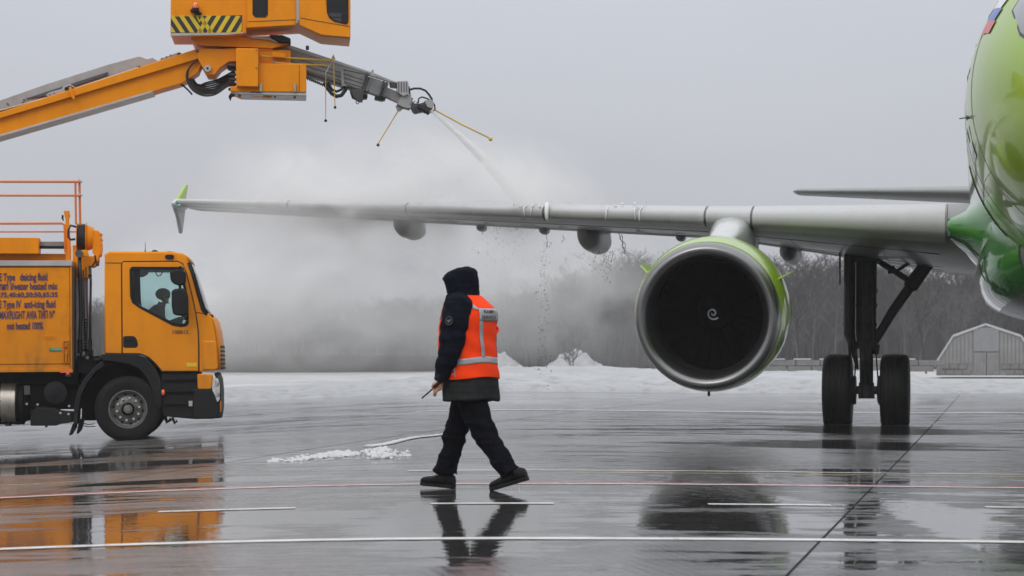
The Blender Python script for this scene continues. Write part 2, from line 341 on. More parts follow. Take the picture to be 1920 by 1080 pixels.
sheet('snow_field',-900,900,82,3500,M['dirt_snow'],-.01,180,6)
# painted markings
wl=paint_mat('worn_white_marking',(.72,.72,.70),.36); rl=paint_mat('worn_red_marking',(.45,.05,.06),.47); yl=paint_mat('worn_yellow_marking',(.60,.42,.10),.46,.5)
tag(sheet('white_line',-9,9,14.20,14.36,wl,.004,80,1),'long unbroken white line nearest the camera')
tag(sheet('red_line',-9,9,20.62,20.78,rl,.004,80,1),'worn red line under the walking man')
tag(sheet('pale_line',-9,9,20.50,20.60,wl,.004,80,1),'thin white line beside the red one')
tag(sheet('yellow_line',.6,9,22.5,22.66,yl,.004,60,1))
tag(sheet('yellow_line',-7,-4.1,23.0,23.15,yl,.004,30,1))
tag(sheet('pale_line',-1,9,23.0,23.08,wl,.004,60,1))
for k in range(-4,5):
    x=-.62+2.05*k
    if k==-1: sheet('lane_dash',-2.58,-1.58,17.42,17.55,wl,.004,8,1)
    else: sheet('lane_dash',x+.02,x+.93,17.68,17.81,wl,.004,8,1)
sheet('white_line',-2,14,50,50.5,wl,.004,40,1); sheet('white_line',0,12,41.5,41.75,wl,.004,40,1)
# slab joints
def strip(name,a,b,wd,m,dz,n=80):
    a=Vector(a);b=Vector(b);d=(b-a);s=Vector((-d.y,d.x)).normalized()*wd/2;mb=MB();vs=[]
    for i in range(n+1):
        p=a+d*i/n+Vector((1,0))*0
        for q in (p-s,p+s): vs.append((q.x,q.y,gz(q.x,q.y)+dz))
    mb.add(vs,[(2*i,2*i+1,2*i+3,2*i+2) for i in range(n)]); o=mb.build(name,m,smooth=0); o['kind']='structure'; return o
seal=mat('joint_sealant',(.02,.02,.02),.9,var=.3,bump=.3,spec=.05)
strip('slab_joint',(1.4-.2*12,0.1),(1.4+.2*63,75),.013,seal,.003)
strip('slab_joint',(1.4-.2*12+7.4,0.1),(1.4+.2*63+7.4,75),.013,seal,.003)
strip('slab_joint',(1.4-.2*12-7.4,0.1),(1.4+.2*63-7.4,75),.015,seal,.003)
for y0 in (25.6,37.2): strip('slab_joint',(-15,y0+3),(16,y0-3.2),.014,seal,.003)
# ---------------------------------------------------------------- snow
def fbm(x,y,z=0,o=5): return noise.fractal(Vector((x,y,z)),.9,2.1,o)
def berm():
    mb=MB(); vs=[];fs=[]; nx,ny=420,26
    for j in range(ny+1):
        for i in range(nx+1):
            x=-60+120*i/nx; t=j/ny; Y=78.5+16*t
            X=x; px=960+F*X/(Y)
            h=.72+.12*fbm(X*.12,1.3)
            if px<900: h-=.32*min(1,(900-px)/150)
            if px>1690: h=.72-.36*min(1,(px-1690)/60)
            prof=min(1,(t/.35))**.6*(1 if t<.75 else max(0,(1-t)/.25)**.7)
            z=gz(X)*(1-.2*t)-.05+h*prof+prof*.10*fbm(X*.5,Y*.5)+prof*.05*fbm(X*2,Y*2,3)+(.10*abs(fbm(X*3.1,Y*2.6,9)) if 0<t<.3 else 0)+(.03*fbm(X*4,Y*4) if prof>0 else 0)
            vs.append((X,Y+.5*fbm(X*.3,7),z))
    for j in range(ny):
        for i in range(nx): a=j*(nx+1)+i; fs.append((a,a+1,a+nx+2,a+nx+1))
    o=mb.add(vs,fs).build('snow_bank',M['snow'],smooth=180); tag(o,'long low snow bank ploughed along the far apron edge','snow bank',kind='stuff')
berm()
def mound(px,py,Y,w_,h,d,label,name='snow_pile',seed=0,mt='snow',nx=60,ny=24,rough=.12,cat='snow pile'):
    c=P(px,py,Y); mb=MB(); vs=[];fs=[]
    for j in range(ny+1):
        for i in range(nx+1):
            x=-1+2*i/nx;y=-1+2*j/ny; r=math.sqrt(x*x+y*y*1.1); f=max(0,1-r*1.02)
            f=f**1.0; f=f*f*(3-2*f)*.9; n_=fbm(x*3+seed,y*3,seed,6)
            z=h*f*(1+rough*4*n_)+ (h*rough*fbm(x*9+seed,y*9,2)*min(1,f*5)) -.03*(f<=0)
            vs.append((x*w_/2,y*d/2,z))
    for j in range(ny):
        for i in range(nx): a=j*(nx+1)+i; fs.append((a,a+1,a+nx+2,a+nx+1))
    o=mb.add(vs,fs).build(name,M[mt],smooth=180); o.location=c; tag(o,label,cat); return o
mound(1078,694,100,3.4,.85,3,'white snow pile behind the snow bank with a thin trunk before it',seed=3)
mound(935,695,104,3.2,.78,3,'low snow heap just right of the walking man behind the bank',seed=9)
# slush on the apron behind the man
def slush_patch():
    mb=MB()
    for k in range(700):
        t=random.random(); px=505+t*265; 
        h=(.3+.7*math.exp(-((px-640)/45)**2)+.9*math.exp(-((px-715)/22)**2))
        if 665<px<690 and random.random()<.8: continue
        py=858-9*min(1,(px-505)/120)+random.gauss(0,2.0+2.5*(px>690))
        Y=HC*F/(py-HY); X=(px-960)/F*Y
        if px>735: py+=4; h*=.5
        r=.0165*(.3+random.random())*(.5+h)
        rr=(r*1.6,r*2.2,r*(.7+.35*h))
        mb.sph((X,Y,gz(X)+r*.35*h),rr,7,5)
    o=mb.build('snow_slush',M['slush'],smooth=180)
    remesh(o,.010,1,.4,lambda c:.022*fbm(c.x*16,c.y*16,c.z*16)); o.data.materials.clear(); o.data.materials.append(M['slush'])
    tag(o,'lumpy white heap of slush lying on the wet apron behind the man','slush',kind='stuff')
    mb=MB(); pts=[];rs=[]
    for k in range(41):
        t=k/40; px=690+155*t; py=835-24*t+1.5*math.sin(t*9); Y=HC*F/(py-HY); X=(px-960)/F*Y
        pts.append((X,Y,gz(X)+.01)); rs.append((.018*(1-.4*t)+.006*math.sin(k*1.9),.08*(1-.5*t)))
    mb.tube(pts,rs,10,side=(0,0,1)); o=mb.build('snow_ridge',M['slush'],smooth=180); tag(o,'thin straight ridge of snow leading from the slush to the man','snow ridge')
slush_patch()
# ---------------------------------------------------------------- far trees, slope, wall, shed
def bare_tree(h,seed,depth=4,spread=.55,nb=4):
    rnd=random.Random(seed); mb=MB()
    def br(p,d,l,r,k):
        n=3 if k<2 else 2; pts=[p];q=p.copy();dd=d.copy()
        for i in range(n):
            dd=(dd+Vector((rnd.gauss(0,.10),rnd.gauss(0,.10),.04))).normalized(); q=q+dd*l/n; pts.append(q.copy())
        rr=[r*(1-.6*i/n) for i in range(n+1)]
        mb.tube(pts,rr,5 if k==0 else 3,cap=False)
        if k>=depth: return
        m=nb*3 if k==0 else nb
        for j in range(m):
            t=(.28+.72*(j+rnd.random())/m) if k==0 else (.2+.8*rnd.random())
            i=min(n-1,int(t*n)); f=t*n-i; b_=pts[i].lerp(pts[i+1],f)
            a=rnd.random()*2*pi; side=Vector((math.cos(a),math.sin(a),0))
            nd=(dd*(.55 if k else .6)+side*(spread+.35*rnd.random())+Vector((0,0,.25))).normalized()
            br(b_,nd,l*(.36 if k==0 else .5)*(.7+.6*rnd.random())*(1.25-t*.55),max(.02,r*.35),k+1)
    br(Vector((0,0,-.2)),Vector((0,0,1)),h,h*.013,0)
    return mb
protos=[bare_tree(12,s,3,.5+.1*(s%3),4) for s in range(5)]
PM=[max(v[2] for v in p.v) for p in protos]
def treetop(px):    # tree height in metres against the column of the frame
    t=min(1,max(0,(px-880)/280)); return 7.6+4.6*t*t*(3-2*t)
def wood():
    mb=MB(); rnd=random.Random(4)
    for k in range(820):
        Y=rnd.choice((232,240,250,262,276))+rnd.random()*8; px=-200+2400*rnd.random(); X=(px-960)/F*Y
        p=rnd.choice(protos); s=treetop(px)*(Y/250)/PM[protos.index(p)]*(.80+.24*rnd.random()); a=rnd.random()*6.28; c,q=math.cos(a)*s*1.15,math.sin(a)*s*1.15
        b=len(mb.v); mb.v+=[(X+x*c-y*q,Y+x*q+y*c,z*s) for x,y,z in p.v]; mb.f+=[tuple(i+b for i in f) for f in p.f]
    me=bpy.data.meshes.new('bare_wood'); me.from_pydata(mb.v,[],mb.f); me.materials.append(M['bark'])
    o=bpy.data.objects.new('bare_wood',me); COL.objects.link(o); tag(o,'dark leafless wood standing along the horizon','wood',kind='stuff')
    mb=MB(); vs=[];fs=[]; nx=260
    for j in range(5):
        for i in range(nx+1):
            X=-75+150*i/nx; Y=(268,276,290,320,360)[j]; px=960+F*X/280
            zt=treetop(px)*.80+.8*fbm(X*.22,0.5)+.8*fbm(X*1.3,2.5)
            vs.append((X,Y+1.5*fbm(X*.5,j),(-.3,.82,1,1.02,1)[j]*zt if j else -.3))
    for j in range(4):
        for i in range(nx): a=j*(nx+1)+i; fs.append((a,a+1,a+nx+2,a+nx+1))
    o=mb.add(vs,fs).build('hill',M['hill'],smooth=180); o['kind']='structure'
wood()
def one_tree(name,px,Y,h,m,seed,label,group=None,depth=3):
    X=(px-960)/F*Y; root=empty(name,(X,Y,0)); mb=bare_tree(h,seed,depth,.5,4)
    n=4*5; tr=MB(); tr.v=mb.v[:n]; tr.f=[f for f in mb.f if max(f)<n]; cr=MB(); cr.v=mb.v[n:]; cr.f=[tuple(i-n for i in f) for f in mb.f if min(f)>=n]
    tr.build('trunk',m,root); o=cr.build('crown',m,root); tag(root,label,'tree',group); return root
one_tree('bare_tree',1072,97,2.4,M['bark'],21,'small dark bare tree standing before the snow pile',depth=3)
one_tree('bare_tree',1503,180,6.2,M['bark'],33,'dark bare tree between the engine and the landing gear')
one_tree('bare_tree',1737,185,6.4,M['bark'],35,'dark bare tree just left of the grey shed')
for i,px in enumerate((1492,1520,1560,1640,1690,1715,1765,1790,1815,1850)):
    one_tree('birch_tree',px+random.random()*6,212+random.random()*14,6.2+random.random()*1.0,M['birch'],50+i,'slim pale birch trunk at the edge of the dark wood','birches at the edge of the wood')
# low wall far left, snow on top
def far_wall():
    a=P(395,696,150); b=P(1215,697,150); root=empty('concrete_wall',a)
    L_=(b-a).length; n=int(L_/2.4)
    for k in range(n): MB().bb(k*2.4+.02,k*2.4+2.38,0,.25,0,1.0 if k<n*.5 else .2).build('panel',M['bark'],root)
    mb=MB()
    for k in range(n):
        if k%5!=3: mb.bb(k*2.4,k*2.4+2.4,-.05,.32,1.0 if k<n*.5 else .2,(1.0 if k<n*.5 else .2)+.03)
    mb.build('snow_cap',M['concrete'],root,bevel=.01); tag(root,'long low concrete wall under snow far behind the mist','wall')
    root=empty('block_wall',P(1430,697,138)); s=138/F
    for r_ in range(2):
        for k in range(7):
            x=k*46*s+(r_%2)*.5; MB().bb(x+.03,x+46*s-.03,0,.4,r_*.34+.01,r_*.34+.32).build('concrete_block',M['concrete'],root,bevel=.03)
    mb=MB()
    for k in range(6): mb.bb(k*1.5+.3,k*1.5+1.3,-.02,.42,.68,.76)
    mb.build('snow_cap',M['snow'],root,bevel=.04); tag(root,'low wall of concrete blocks left of the shed','wall')
far_wall()
def shed():
    Y=140; s=Y/F; o=P(1848,704,Y); root=empty('storage_shed',o,R(-11))
    X=lambda px:(px-1848)*s; Z=lambda py:(704-py)*s
    ol=[(X(1757),0),(X(1757),Z(679)),(X(1789),Z(630)),(X(1848),Z(609)),(X(1912),Z(630)),(X(1944),Z(679)),(X(1944),0)]
    MB().prism(ol,.1,11).build('wall',M['shedmetal'],root)
    # cladding sheets of the gable
    k=0; px=1759.0
    def top(px):
        if px<1789: return 679-(px-1757)/32*49
        if px<1848: return 630-(px-1789)/59*21
        if px<1912: return 609+(px-1848)/64*21
        return 630+(px-1912)/32*49
    while px<1942:
        a,b=px+.5,px+6.6
        if not(1826<(a+b)/2<1873):
            MB().prism([(X(a),Z(682)),(X(b),Z(682)),(X(b),Z(top(b)+2)),(X(a),Z(top(a)+2))],.05,.11).build('cladding_sheet',M['shedmetal'],root)
        px+=7.2
    for r_ in range(2):
        for q in range(12):
            a=1758+q*16+(8 if r_ else 0); b=a+15
            if a>1940 or (1822<b and a<1876): continue
            b=min(b,1944); MB().bb(X(a),X(b),-.02,.1,Z(703-r_*11),Z(693.5-r_*11)).build('block',M['concrete'],root,bevel=.02)
    MB().bb(X(1826),X(1873),.0,.1,Z(659),Z(614)).build('upper_panel',M['sheddoor'],root,bevel=.01)
    for a,b in ((1827,1849),(1850.5,1872)):
        d=MB().bb(X(a),X(b),.0,.1,Z(704),Z(661)).build('door',M['shedmetal'],root,bevel=.01)
        for j in range(4): xx=X(a+2+j*(b-a-4)/3); MB().bb(xx-.05,xx+.05,-.03,.0,Z(702),Z(663)).build('rib',M['shedmetal'],d)
    mb=MB(); sn=[(1753,684),(1757,676),(1787,628),(1848,606),(1914,628),(1946,678),(1949,684)]
    out_=[(X(a),Z(b)) for a,b in sn]; inn=[(X(a)*.975,Z(b)-.14) for a,b in sn][::-1]
    n=len(out_)
    for i in range(n-1):
        a,b=out_[i],out_[i+1]; c,d=inn[n-2-i],inn[n-1-i]
        mb.prism([a,b,c,d],-.05,11.1)
    mb.build('roof',M['snow'],root,bevel=.03,label='snow covered bent roof'); tag(root,'grey metal shed with bent roof on the right behind the snow','shed')
shed()
# ---------------------------------------------------------------- airliner (local x = aft from the nose, y = towards its right wing, z up)
AX,AY=6.70,24.49
plane=empty('airliner',(AX,AY,0),R(79)); tag(plane,'lime green passenger airliner having its grey wing sprayed with fluid','airliner')
FUS=[(0,.05,.05,3.62),(.25,.5,.5,3.66),(.6,.82,.8,3.72),(1.1,1.14,1.13,3.84),(1.8,1.5,1.5,4.0),(2.6,1.77,1.78,4.13),(3.5,1.93,1.95,4.22),(4.6,2.02,2.04,4.28),(6,2.07,2.09,4.3),(9,2.07,2.09,4.3),(14,2.07,2.09,4.3),(20,2.07,2.09,4.3),(23,2.0,1.95,4.42),(26,1.65,1.5,4.75),(29,1.1,1.0,5.05),(31.5,.6,.6,5.2),(33.5,.2,.25,5.3)]
def lerp_tab(T,x):
    if x<=T[0][0]: return T[0][1:]
    for a,b in zip(T,T[1:]):
        if x<=b[0]:
            t=(x-a[0])/(b[0]-a[0]); return tuple(p+(q-p)*t for p,q in zip(a[1:],b[1:]))
    return T[-1][1:]
def cat_tab(T,x):   # smooth interpolation
    xs=[r[0] for r in T]; 
    if x<=xs[0]: return T[0][1:]
    if x>=xs[-1]: return T[-1][1:]
    i=max(j for j in range(len(xs)-1) if xs[j]<=x); t=(x-xs[i])/(xs[i+1]-xs[i]); o=[]
    for k in range(1,len(T[0])):
        p1,p2=T[i][k],T[i+1][k]; p0=T[max(i-1,0)][k]; p3=T[min(i+2,len(T)-1)][k]
        d0=(p2-p0)/max(1e-6,(xs[i+1]-xs[max(i-1,0)]))*(xs[i+1]-xs[i]); d1=(p3-p1)/max(1e-6,(xs[min(i+2,len(T)-1)]-xs[i]))*(xs[i+1]-xs[i])
        o.append((2*t**3-3*t*t+1)*p1+(t**3-2*t*t+t)*d0+(-2*t**3+3*t*t)*p2+(t**3-t*t)*d1)
    return tuple(o)
def fus(u,a,off=0):   # a: angle from the top, positive towards the right wing
    w_,h_,zc=cat_tab(FUS,u) if u>.25 else lerp_tab(FUS,u); return Vector((u,(w_+off)*math.sin(a),zc+(h_+off)*math.cos(a)))
us=[0,.1,.25,.45,.7,1,1.4,1.8,2.3,2.9,3.5,4.2,5,6,7.5,9,11,14,17,20,22,24,26,28,30,32,33.5]
MB().rings([[fus(u,2*pi*k/72) for k in range(72)] for u in us]).build('fuselage',M['lime'],plane,smooth=60)
def patch(name,m,u0,u1,a0,a1,off=.006,nu=6,na=6,shear=0,th=True,parent=plane,fn=None):
    mb=MB(); vs=[];fs=[]
    for i in range(nu+1):
        for j in range(na+1):
            u=u0+(u1-u0)*i/nu; a=a0+(a1-a0)*j/na; vs.append(fus(u+shear*(j/na),a,off))
    for i in range(nu):
        for j in range(na): q=i*(na+1)+j; fs.append((q,q+1,q+na+2,q+na+1))
    return mb.add(vs,fs).build(name,m,parent,smooth=180)
# small flag by the cockpit, side windows, door outline
for k,c in enumerate(((.75,.75,.77),(.03,.10,.45),(.6,.03,.04))):
    fm=mat('flag_colour_%d'%k,c,.3,var=.02); patch('flag_stripe',fm,3.15,3.95,R(55+4.8*k),R(59.8+4.8*k),.008,4,3,shear=.12)
def poly_patch(name,m,pts,off,parent=plane):
    c=(sum(p[0] for p in pts)/len(pts),sum(p[1] for p in pts)/len(pts)); mb=MB(); n=len(pts); vs=[fus(c[0],R(c[1]),off)]; fs=[]
    for s_ in (.33,.66,1): vs+=[fus(c[0]+(p[0]-c[0])*s_,R(c[1]+(p[1]-c[1])*s_),off) for p in pts]
    for k in range(n):
        fs.append((0,1+k,1+(k+1)%n))
        for r_ in range(2): fs.append((1+r_*n+k,1+(r_+1)*n+k,1+(r_+1)*n+(k+1)%n,1+r_*n+(k+1)%n))
    return mb.add(vs,fs).build(name,m,parent,smooth=180)
cw=[(1.35,56),(1.9,47),(2.45,44),(2.62,50),(2.55,59),(2.0,65),(1.5,66)]
poly_patch('cockpit_window_frame',M['greydark'],[(2.0+(u-2.0)*1.1,55+(a-55)*1.13) for u,a in cw],.006)
gk=mat('cockpit_glass',(.16,.17,.19),.06,var=.05,coat=1,rvar=.02); poly_patch('cockpit_window',gk,cw,.011)
def fline(pts,name,m,w_=.006,off=.001,parent=plane):
    mb=MB(); mb.tube([fus(u,R(a),off) for u,a in pts],w_,5); return mb.build(name,m,parent,smooth=180)
dz_=[(5.0,60),(5.0,80),(5.0,100),(5.05,108),(5.7,108),(5.75,100),(5.75,80),(5.75,60),(5.7,54),(5.05,54),(5.0,60)]
fline(dz_,'door_seam',M['seam'])
def wline(u0,u1,a,name='panel_seam'): fline([(u0+(u1-u0)*k/12,a) for k in range(13)],name,M['seam'],.003)
wline(4,20,118); wline(4,20,70)
for u_ in (4.1,6.6,8.2,9.8): fline([(u_,20+4*k) for k in range(34)],'panel_seam',M['seam'],.0022,0)
mb=MB()
for u_ in (4.05,4.15,8.15,8.25):
    for k in range(110): c=fus(u_,R(30+1.1*k),.001); mb.sph(c,.0045,5,4)
o=mb.build('rivet_rows',M['planegrey'],plane); o['kind']='stuff'
poly_patch('door_sill',M['planegrey'],[(5.02,104),(5.02,110),(5.7,110),(5.7,104)],.012)
MB().tube([fus(4.6,R(97)),fus(4.6,R(97),.04)],.02,8).tube([fus(4.6,R(97),.03),fus(4.6,R(97),.045)],.035,8).tube([fus(4.6,R(97),.04),fus(4.58,R(97),.13)],.007,6).build('probe',M['greydark'],plane)
for k in range(20):
    u=7.4+.53*k; poly_patch('cabin_window',gk,[(u+.11*math.cos(t*pi/5),78+4.4*math.sin(t*pi/5)) for t in range(10)],.008)
# belly fairing
M['bellygrey']=mat('belly_grey_paint',(.22,.225,.225),.35,var=.08,vs=1,coat=.3,dirt=.5,dcol=(.1,.1,.1))
BF=[(9.0,.5,2.9,.2),(9.6,1.1,2.72,.45),(10.4,1.6,2.62,.75),(11.2,1.82,2.6,.88),(12.5,1.92,2.6,.93),(16,1.95,2.6,.95),(18.5,1.8,2.65,.9),(20.2,1.3,2.8,.6),(21.4,.5,2.9,.25)]
def bell(u,k,n=48):
    w_,zc,h=cat_tab(BF,u); a=2*pi*k/n; c,s_=math.cos(a),math.sin(a); e=.68
    return Vector((u,w_*math.copysign(abs(s_)**e,s_),zc+h*(1 if c<0 else 1.2)*math.copysign(abs(c)**e,c)))
BU=[9,9.3,9.6,10,10.4,10.8,11.2,11.8,12.5,14,16,17.5,18.5,19.4,20.2,20.9,21.4]
MB().rings([[bell(u,k) for k in range(48)] for u in BU]).build('belly_fairing',M['bellygrey'],plane,smooth=60)
# green wing root fairing flowing from the fuselage to the wing leading edge
RF=[(2.50,13.05,1.20,3.09,.25),(2.44,13.04,1.24,3.085,.265),(2.36,13.0,1.28,3.07,.30),(2.22,12.95,1.35,3.05,.37),(2.08,12.95,1.55,3.03,.52),(1.96,13.1,1.85,3.0,.72),(1.84,13.3,2.3,2.99,.98),(1.6,13.6,2.9,3.0,1.2),(1.2,13.8,3.2,3.1,1.35)]
rs=[]
for v,uc,a,zc,b in RF:
    rg=[]; v=v-.13
    for k in range(40):
        t=2*pi*k/40; e=.9; c,s_=math.cos(t),math.sin(t); rg.append(Vector((uc-a*math.copysign(abs(c)**e,c),v,zc+b*(1.0 if s_>0 else .95)*math.copysign(abs(s_)**e,s_))))
    rs.append(rg)
MB().rings(rs).build('wing_root_fairing',M['green'],plane,smooth=70)
# lower green flank ahead of and below the wing
GF=[(7.6,.3,1.0),(8.6,.9,1.2)]
rs=[]
for u in (10.2,10.5,10.9,11.4,12.2,13.2,14.5,16,17.5,19):
    rs.append([fus(u,R(100+2.1*k),.012+(.0 if k not in(0,19) else -.03)) for k in range(20)])
mb=MB(); n=20
vs=[p for r_ in rs for p in r_]; fs=[(i*n+j,i*n+j+1,(i+1)*n+j+1,(i+1)*n+j) for i in range(len(rs)-1) for j in range(n-1)]
mb.add(vs,fs).build('green_flank_panel',M['green'],plane,smooth=70)
fb=[]
for i,u in enumerate((9.9,10.4,10.8,11.2,11.8,12.5,14,16,17.5)):
    fb.append([bell(u,k)+Vector((0,.012,.0)) for k in range(4,19)])
n=15; vs=[p for r_ in fb for p in r_]; fs=[(i*n+j,i*n+j+1,(i+1)*n+j+1,(i+1)*n+j) for i in range(len(fb)-1) for j in range(n-1)]
MB().add([(x,y+.004,z) for x,y,z in vs],fs).build('green_fairing_panel',M['green'],plane,smooth=70)
M['slatgrey']=mat('slat_grey_paint',(.37,.375,.375),.3,spec=.5,var=.06,vs=1.5,coat=.6,dirt=.3,dcol=(.18,.18,.175),ds=2.5)
# wing
LE=lambda v:(11.9+.445*(v-2.3), 3.09+(v-2)*.0655)
def TE(v):
    if v<6.4: t=(v-2)/4.4; return (18.6-.3*t, 2.55+(3.25-2.55)*t)
    t=(v-6.4)/10.6; return (18.3+1.7*t,3.25+(3.99-3.25)*t)
def tc_(v): return .135-.035*min(1,(v-2)/4.4)-.012*max(0,(v-6.4)/10.6)
def foil(v,x,side,off=0):
    (ul,zl),(ut,zt)=LE(v),TE(v); c=ut-ul; yt=5*tc_(v)*(.2969*math.sqrt(x)-.126*x-.3516*x*x+.2843*x**3-.1015*x**4)
    up=yt*1.1; lo=yt*.9-.035*c*0+.0
    cam_=.012*math.sin(pi*x)-(.02*max(0,x-.6)*0)
    z=zl+(zt-zl)*x+c*(cam_+(up if side>0 else -lo))+side*off
    return Vector((ul+c*x-(off*1.5 if x<.03 else 0),v,z))
XS=[0,.004,.012,.025,.045,.07,.1,.14,.2,.3,.4,.5,.6,.7,.8,.9,.97,1]
VS=[1.6,2.5,3.5,4.5,5.5,6.4,8,10,12,14,16,16.95]
rs=[[foil(v,x,1) for x in XS]+[foil(v,x,-1) for x in XS[-2:0:-1]] for v in VS]
wing=MB().rings(rs).build('wing',M['winggrey'],plane,smooth=60)
for a,b in ((2.40,5.47),(5.51,6.26),(6.3,9.17),(9.21,11.87),(11.91,14.38),(14.42,16.9)):
    X0=[.11,.08,.055,.035,.02,.01,.004,0]; X1=[.004,.01,.02,.035,.05]; n_=5; rs=[]
    for k in range(n_+1):
        v=a+(b-a)*k/n_; o_=[foil(v,x,1,.016) for x in X0]+[foil(v,x,-1,.016) for x in X1]; i_=[foil(v,x,-1,-.01)+Vector((.01,0,0)) for x in X1[::-1]]+[foil(v,x,1,-.01)+Vector((.01,0,0)) for x in X0[::-1]]
        rs.append(o_+i_)
    MB().rings(rs).build('slat' if a!=5.51 else 'leading_edge',M['slatgrey'],plane,smooth=50)
mb=MB()
for v in (2.37,5.49,6.28,9.19,11.89,14.4): mb.tube([foil(v,x,1,.012) for x in X0]+[foil(v,x,-1,.012) for x in X1],.0035,5)
mb.build('slat_gap',M['seam'],plane)
# spanwise panel lines under the wing
mb=MB()
for x in (.17,.55,.72): mb.tube([foil(v,x,-1,.0) for v in VS[1:]],.005,4)
for v in (3.4,4.9,7.6,9.6,11.4,13.5): mb.tube([foil(v,x,-1,.004) for x in (.17,.3,.5,.72)],.004,4)
mb.build('panel_seam',M['seam'],plane)
# dirt stained access holes along the lower skin
for k in range(13):
    v=6.9+.72*k; c=foil(v,.36,-1,.004); mb=MB(); mb.tube([c,c+Vector((0,0,-.006))],[(.17,.1)]*2,12,side=(1,0,0)); mb.build('access_panel',M['winggrey'],plane)
# wing tip fence
uf=LE(17.0)[0]+.05; of=[(0,4.03),(.28,4.17),(.72,4.46),(.80,4.47),(.84,4.44),(.66,4.08),(.66,3.92),(.50,3.50),(.44,3.49),(.37,3.6),(.26,3.80)]
fe=MB(); zc=4.03
up=[p for p in of if p[1]>=4.0]; lo=[of[0]]+[(.66,4.0)]+[p for p in of if p[1]<4.0][0:]
def blade(pts,name,m): 
    c=(sum(p[0] for p in pts)/len(pts),sum(p[1] for p in pts)/len(pts)); a=[Vector((uf+x,17.0,z)) for x,z in pts]; e=[Vector((uf+x,17.07,z)) for x,z in pts]
    n=len(pts); MB().add(a+e,[tuple(range(n)),tuple(range(2*n-1,n-1,-1))]+[(j,j+n,(j+1)%n+n,(j+1)%n) for j in range(n)]).build(name,m,plane,bevel=.02)
blade([(0,4.03),(.28,4.17),(.72,4.46),(.80,4.47),(.84,4.44),(.66,4.08),(.66,4.03)],'wingtip_fence',M['lime'])
blade([(0,4.025),(.66,4.025),(.66,3.92),(.50,3.50),(.44,3.49),(.37,3.6),(.26,3.80)],'wingtip_fence',M['planegrey'])
MB().tube([Vector((uf-.12,17.0,4.03)),Vector((uf+.1,17.0,4.04)),Vector((uf+.5,17.0,4.05))],[.02,.1,.12],12).build('tip_fairing',M['planegrey'],plane)
MB().sph((uf-.03,16.88,4.06),.05).build('navigation_light',M['navgreen'],plane)
# flap track fairings (canoes)
def canoe(v,u0,ln,w_,h_,drop,name='flap_track_fairing'):
    rs=[]; zt=foil(v,.62,-1).z
    for i in range(13):
        t=i/12; f=math.sin(pi*min(1,t*1.0+.0)**.55)**.6 if 0<t<1 else .04; f=max(.05,f if t<.5 else (1-(t-.45)**2*2.6)); f=min(1,f) if t<1 else .08
        uc=u0+ln*t; zz=zt-drop*(.35+.65*t)
        rs.append([Vector((uc,v+w_/2*f*math.cos(2*pi*k/20),zz+(h_*.55 if math.sin(2*pi*k/20)>0 else h_*.5)*f*math.sin(2*pi*k/20)+(.12 if math.sin(2*pi*k/20)>.5 else 0))) for k in range(20)])
    return MB().rings(rs).build(name,M['winggrey'],plane,smooth=60)
def at_px(px,u):   # span position whose column of the frame is px at station u
    c,s_=math.cos(R(11)),math.sin(R(11)); k=(px-960)/F
    return (AX+u*s_-k*(AY+u*c))/(c+k*s_)
canoe(at_px(757,18.4),18.0,2.1,.36,.50,.12); canoe(at_px(1106,17.4),16.9,2.6,.46,.60,.14); canoe(at_px(1478,16.8),16.5,2.4,.34,.40,.10)
for px,u in ((902,18.6),(1020,18.0),(1277,17.0)): canoe(at_px(px-3,u),u,.55,.17,.16,.02,'hinge_fairing')
# tailplane and fin
rs=[]
for v,ul,zl,ut,zt,t in ((.5,26.7,4.62,31.3,4.62,.09),(6.0,30.25,4.95,31.9,4.97,.09),(6.12,30.5,4.96,31.85,4.97,.03)):
    rs.append([Vector((ul+(ut-ul)*x,v,zl+(zt-zl)*x+s_*(ut-ul)*5*t*(.2969*math.sqrt(x)-.126*x-.3516*x*x+.2843*x**3-.1015*x**4))) for x,s_ in [(x,1) for x in XS]+[(x,-1) for x in XS[-2:0:-1]]])
MB().rings(rs).build('tailplane',M['winggrey'],plane,smooth=60)
MB().prism([(25.5,6.1),(30.8,11.9),(32.7,11.9),(31.9,5.3),(27,5.3)],-.12,.12).build('fin',M['lime'],plane,bevel=.05)
# engine
EU,EV,EZ=9.82,5.83,1.685
eng=empty('engine',(EU,EV,EZ),R(.9),0,R(-3.8)); eng.parent=plane; eng.scale=(1,1.01,1.03)
def lathe_x(prof,name,m,par,n=72,cap=False,smooth=50):
    o=MB().lathe(prof,(0,0,0),'x',n,cap).build(name,m,par,smooth=smooth); return o
lipo=[(.55,.815),(.4,.80),(.25,.815),(.14,.85),(.06,.89),(.015,.93),(0,.965),(.015,1.0),(.05,1.03),(.11,1.045),(.2,1.058),(.3,1.066)]
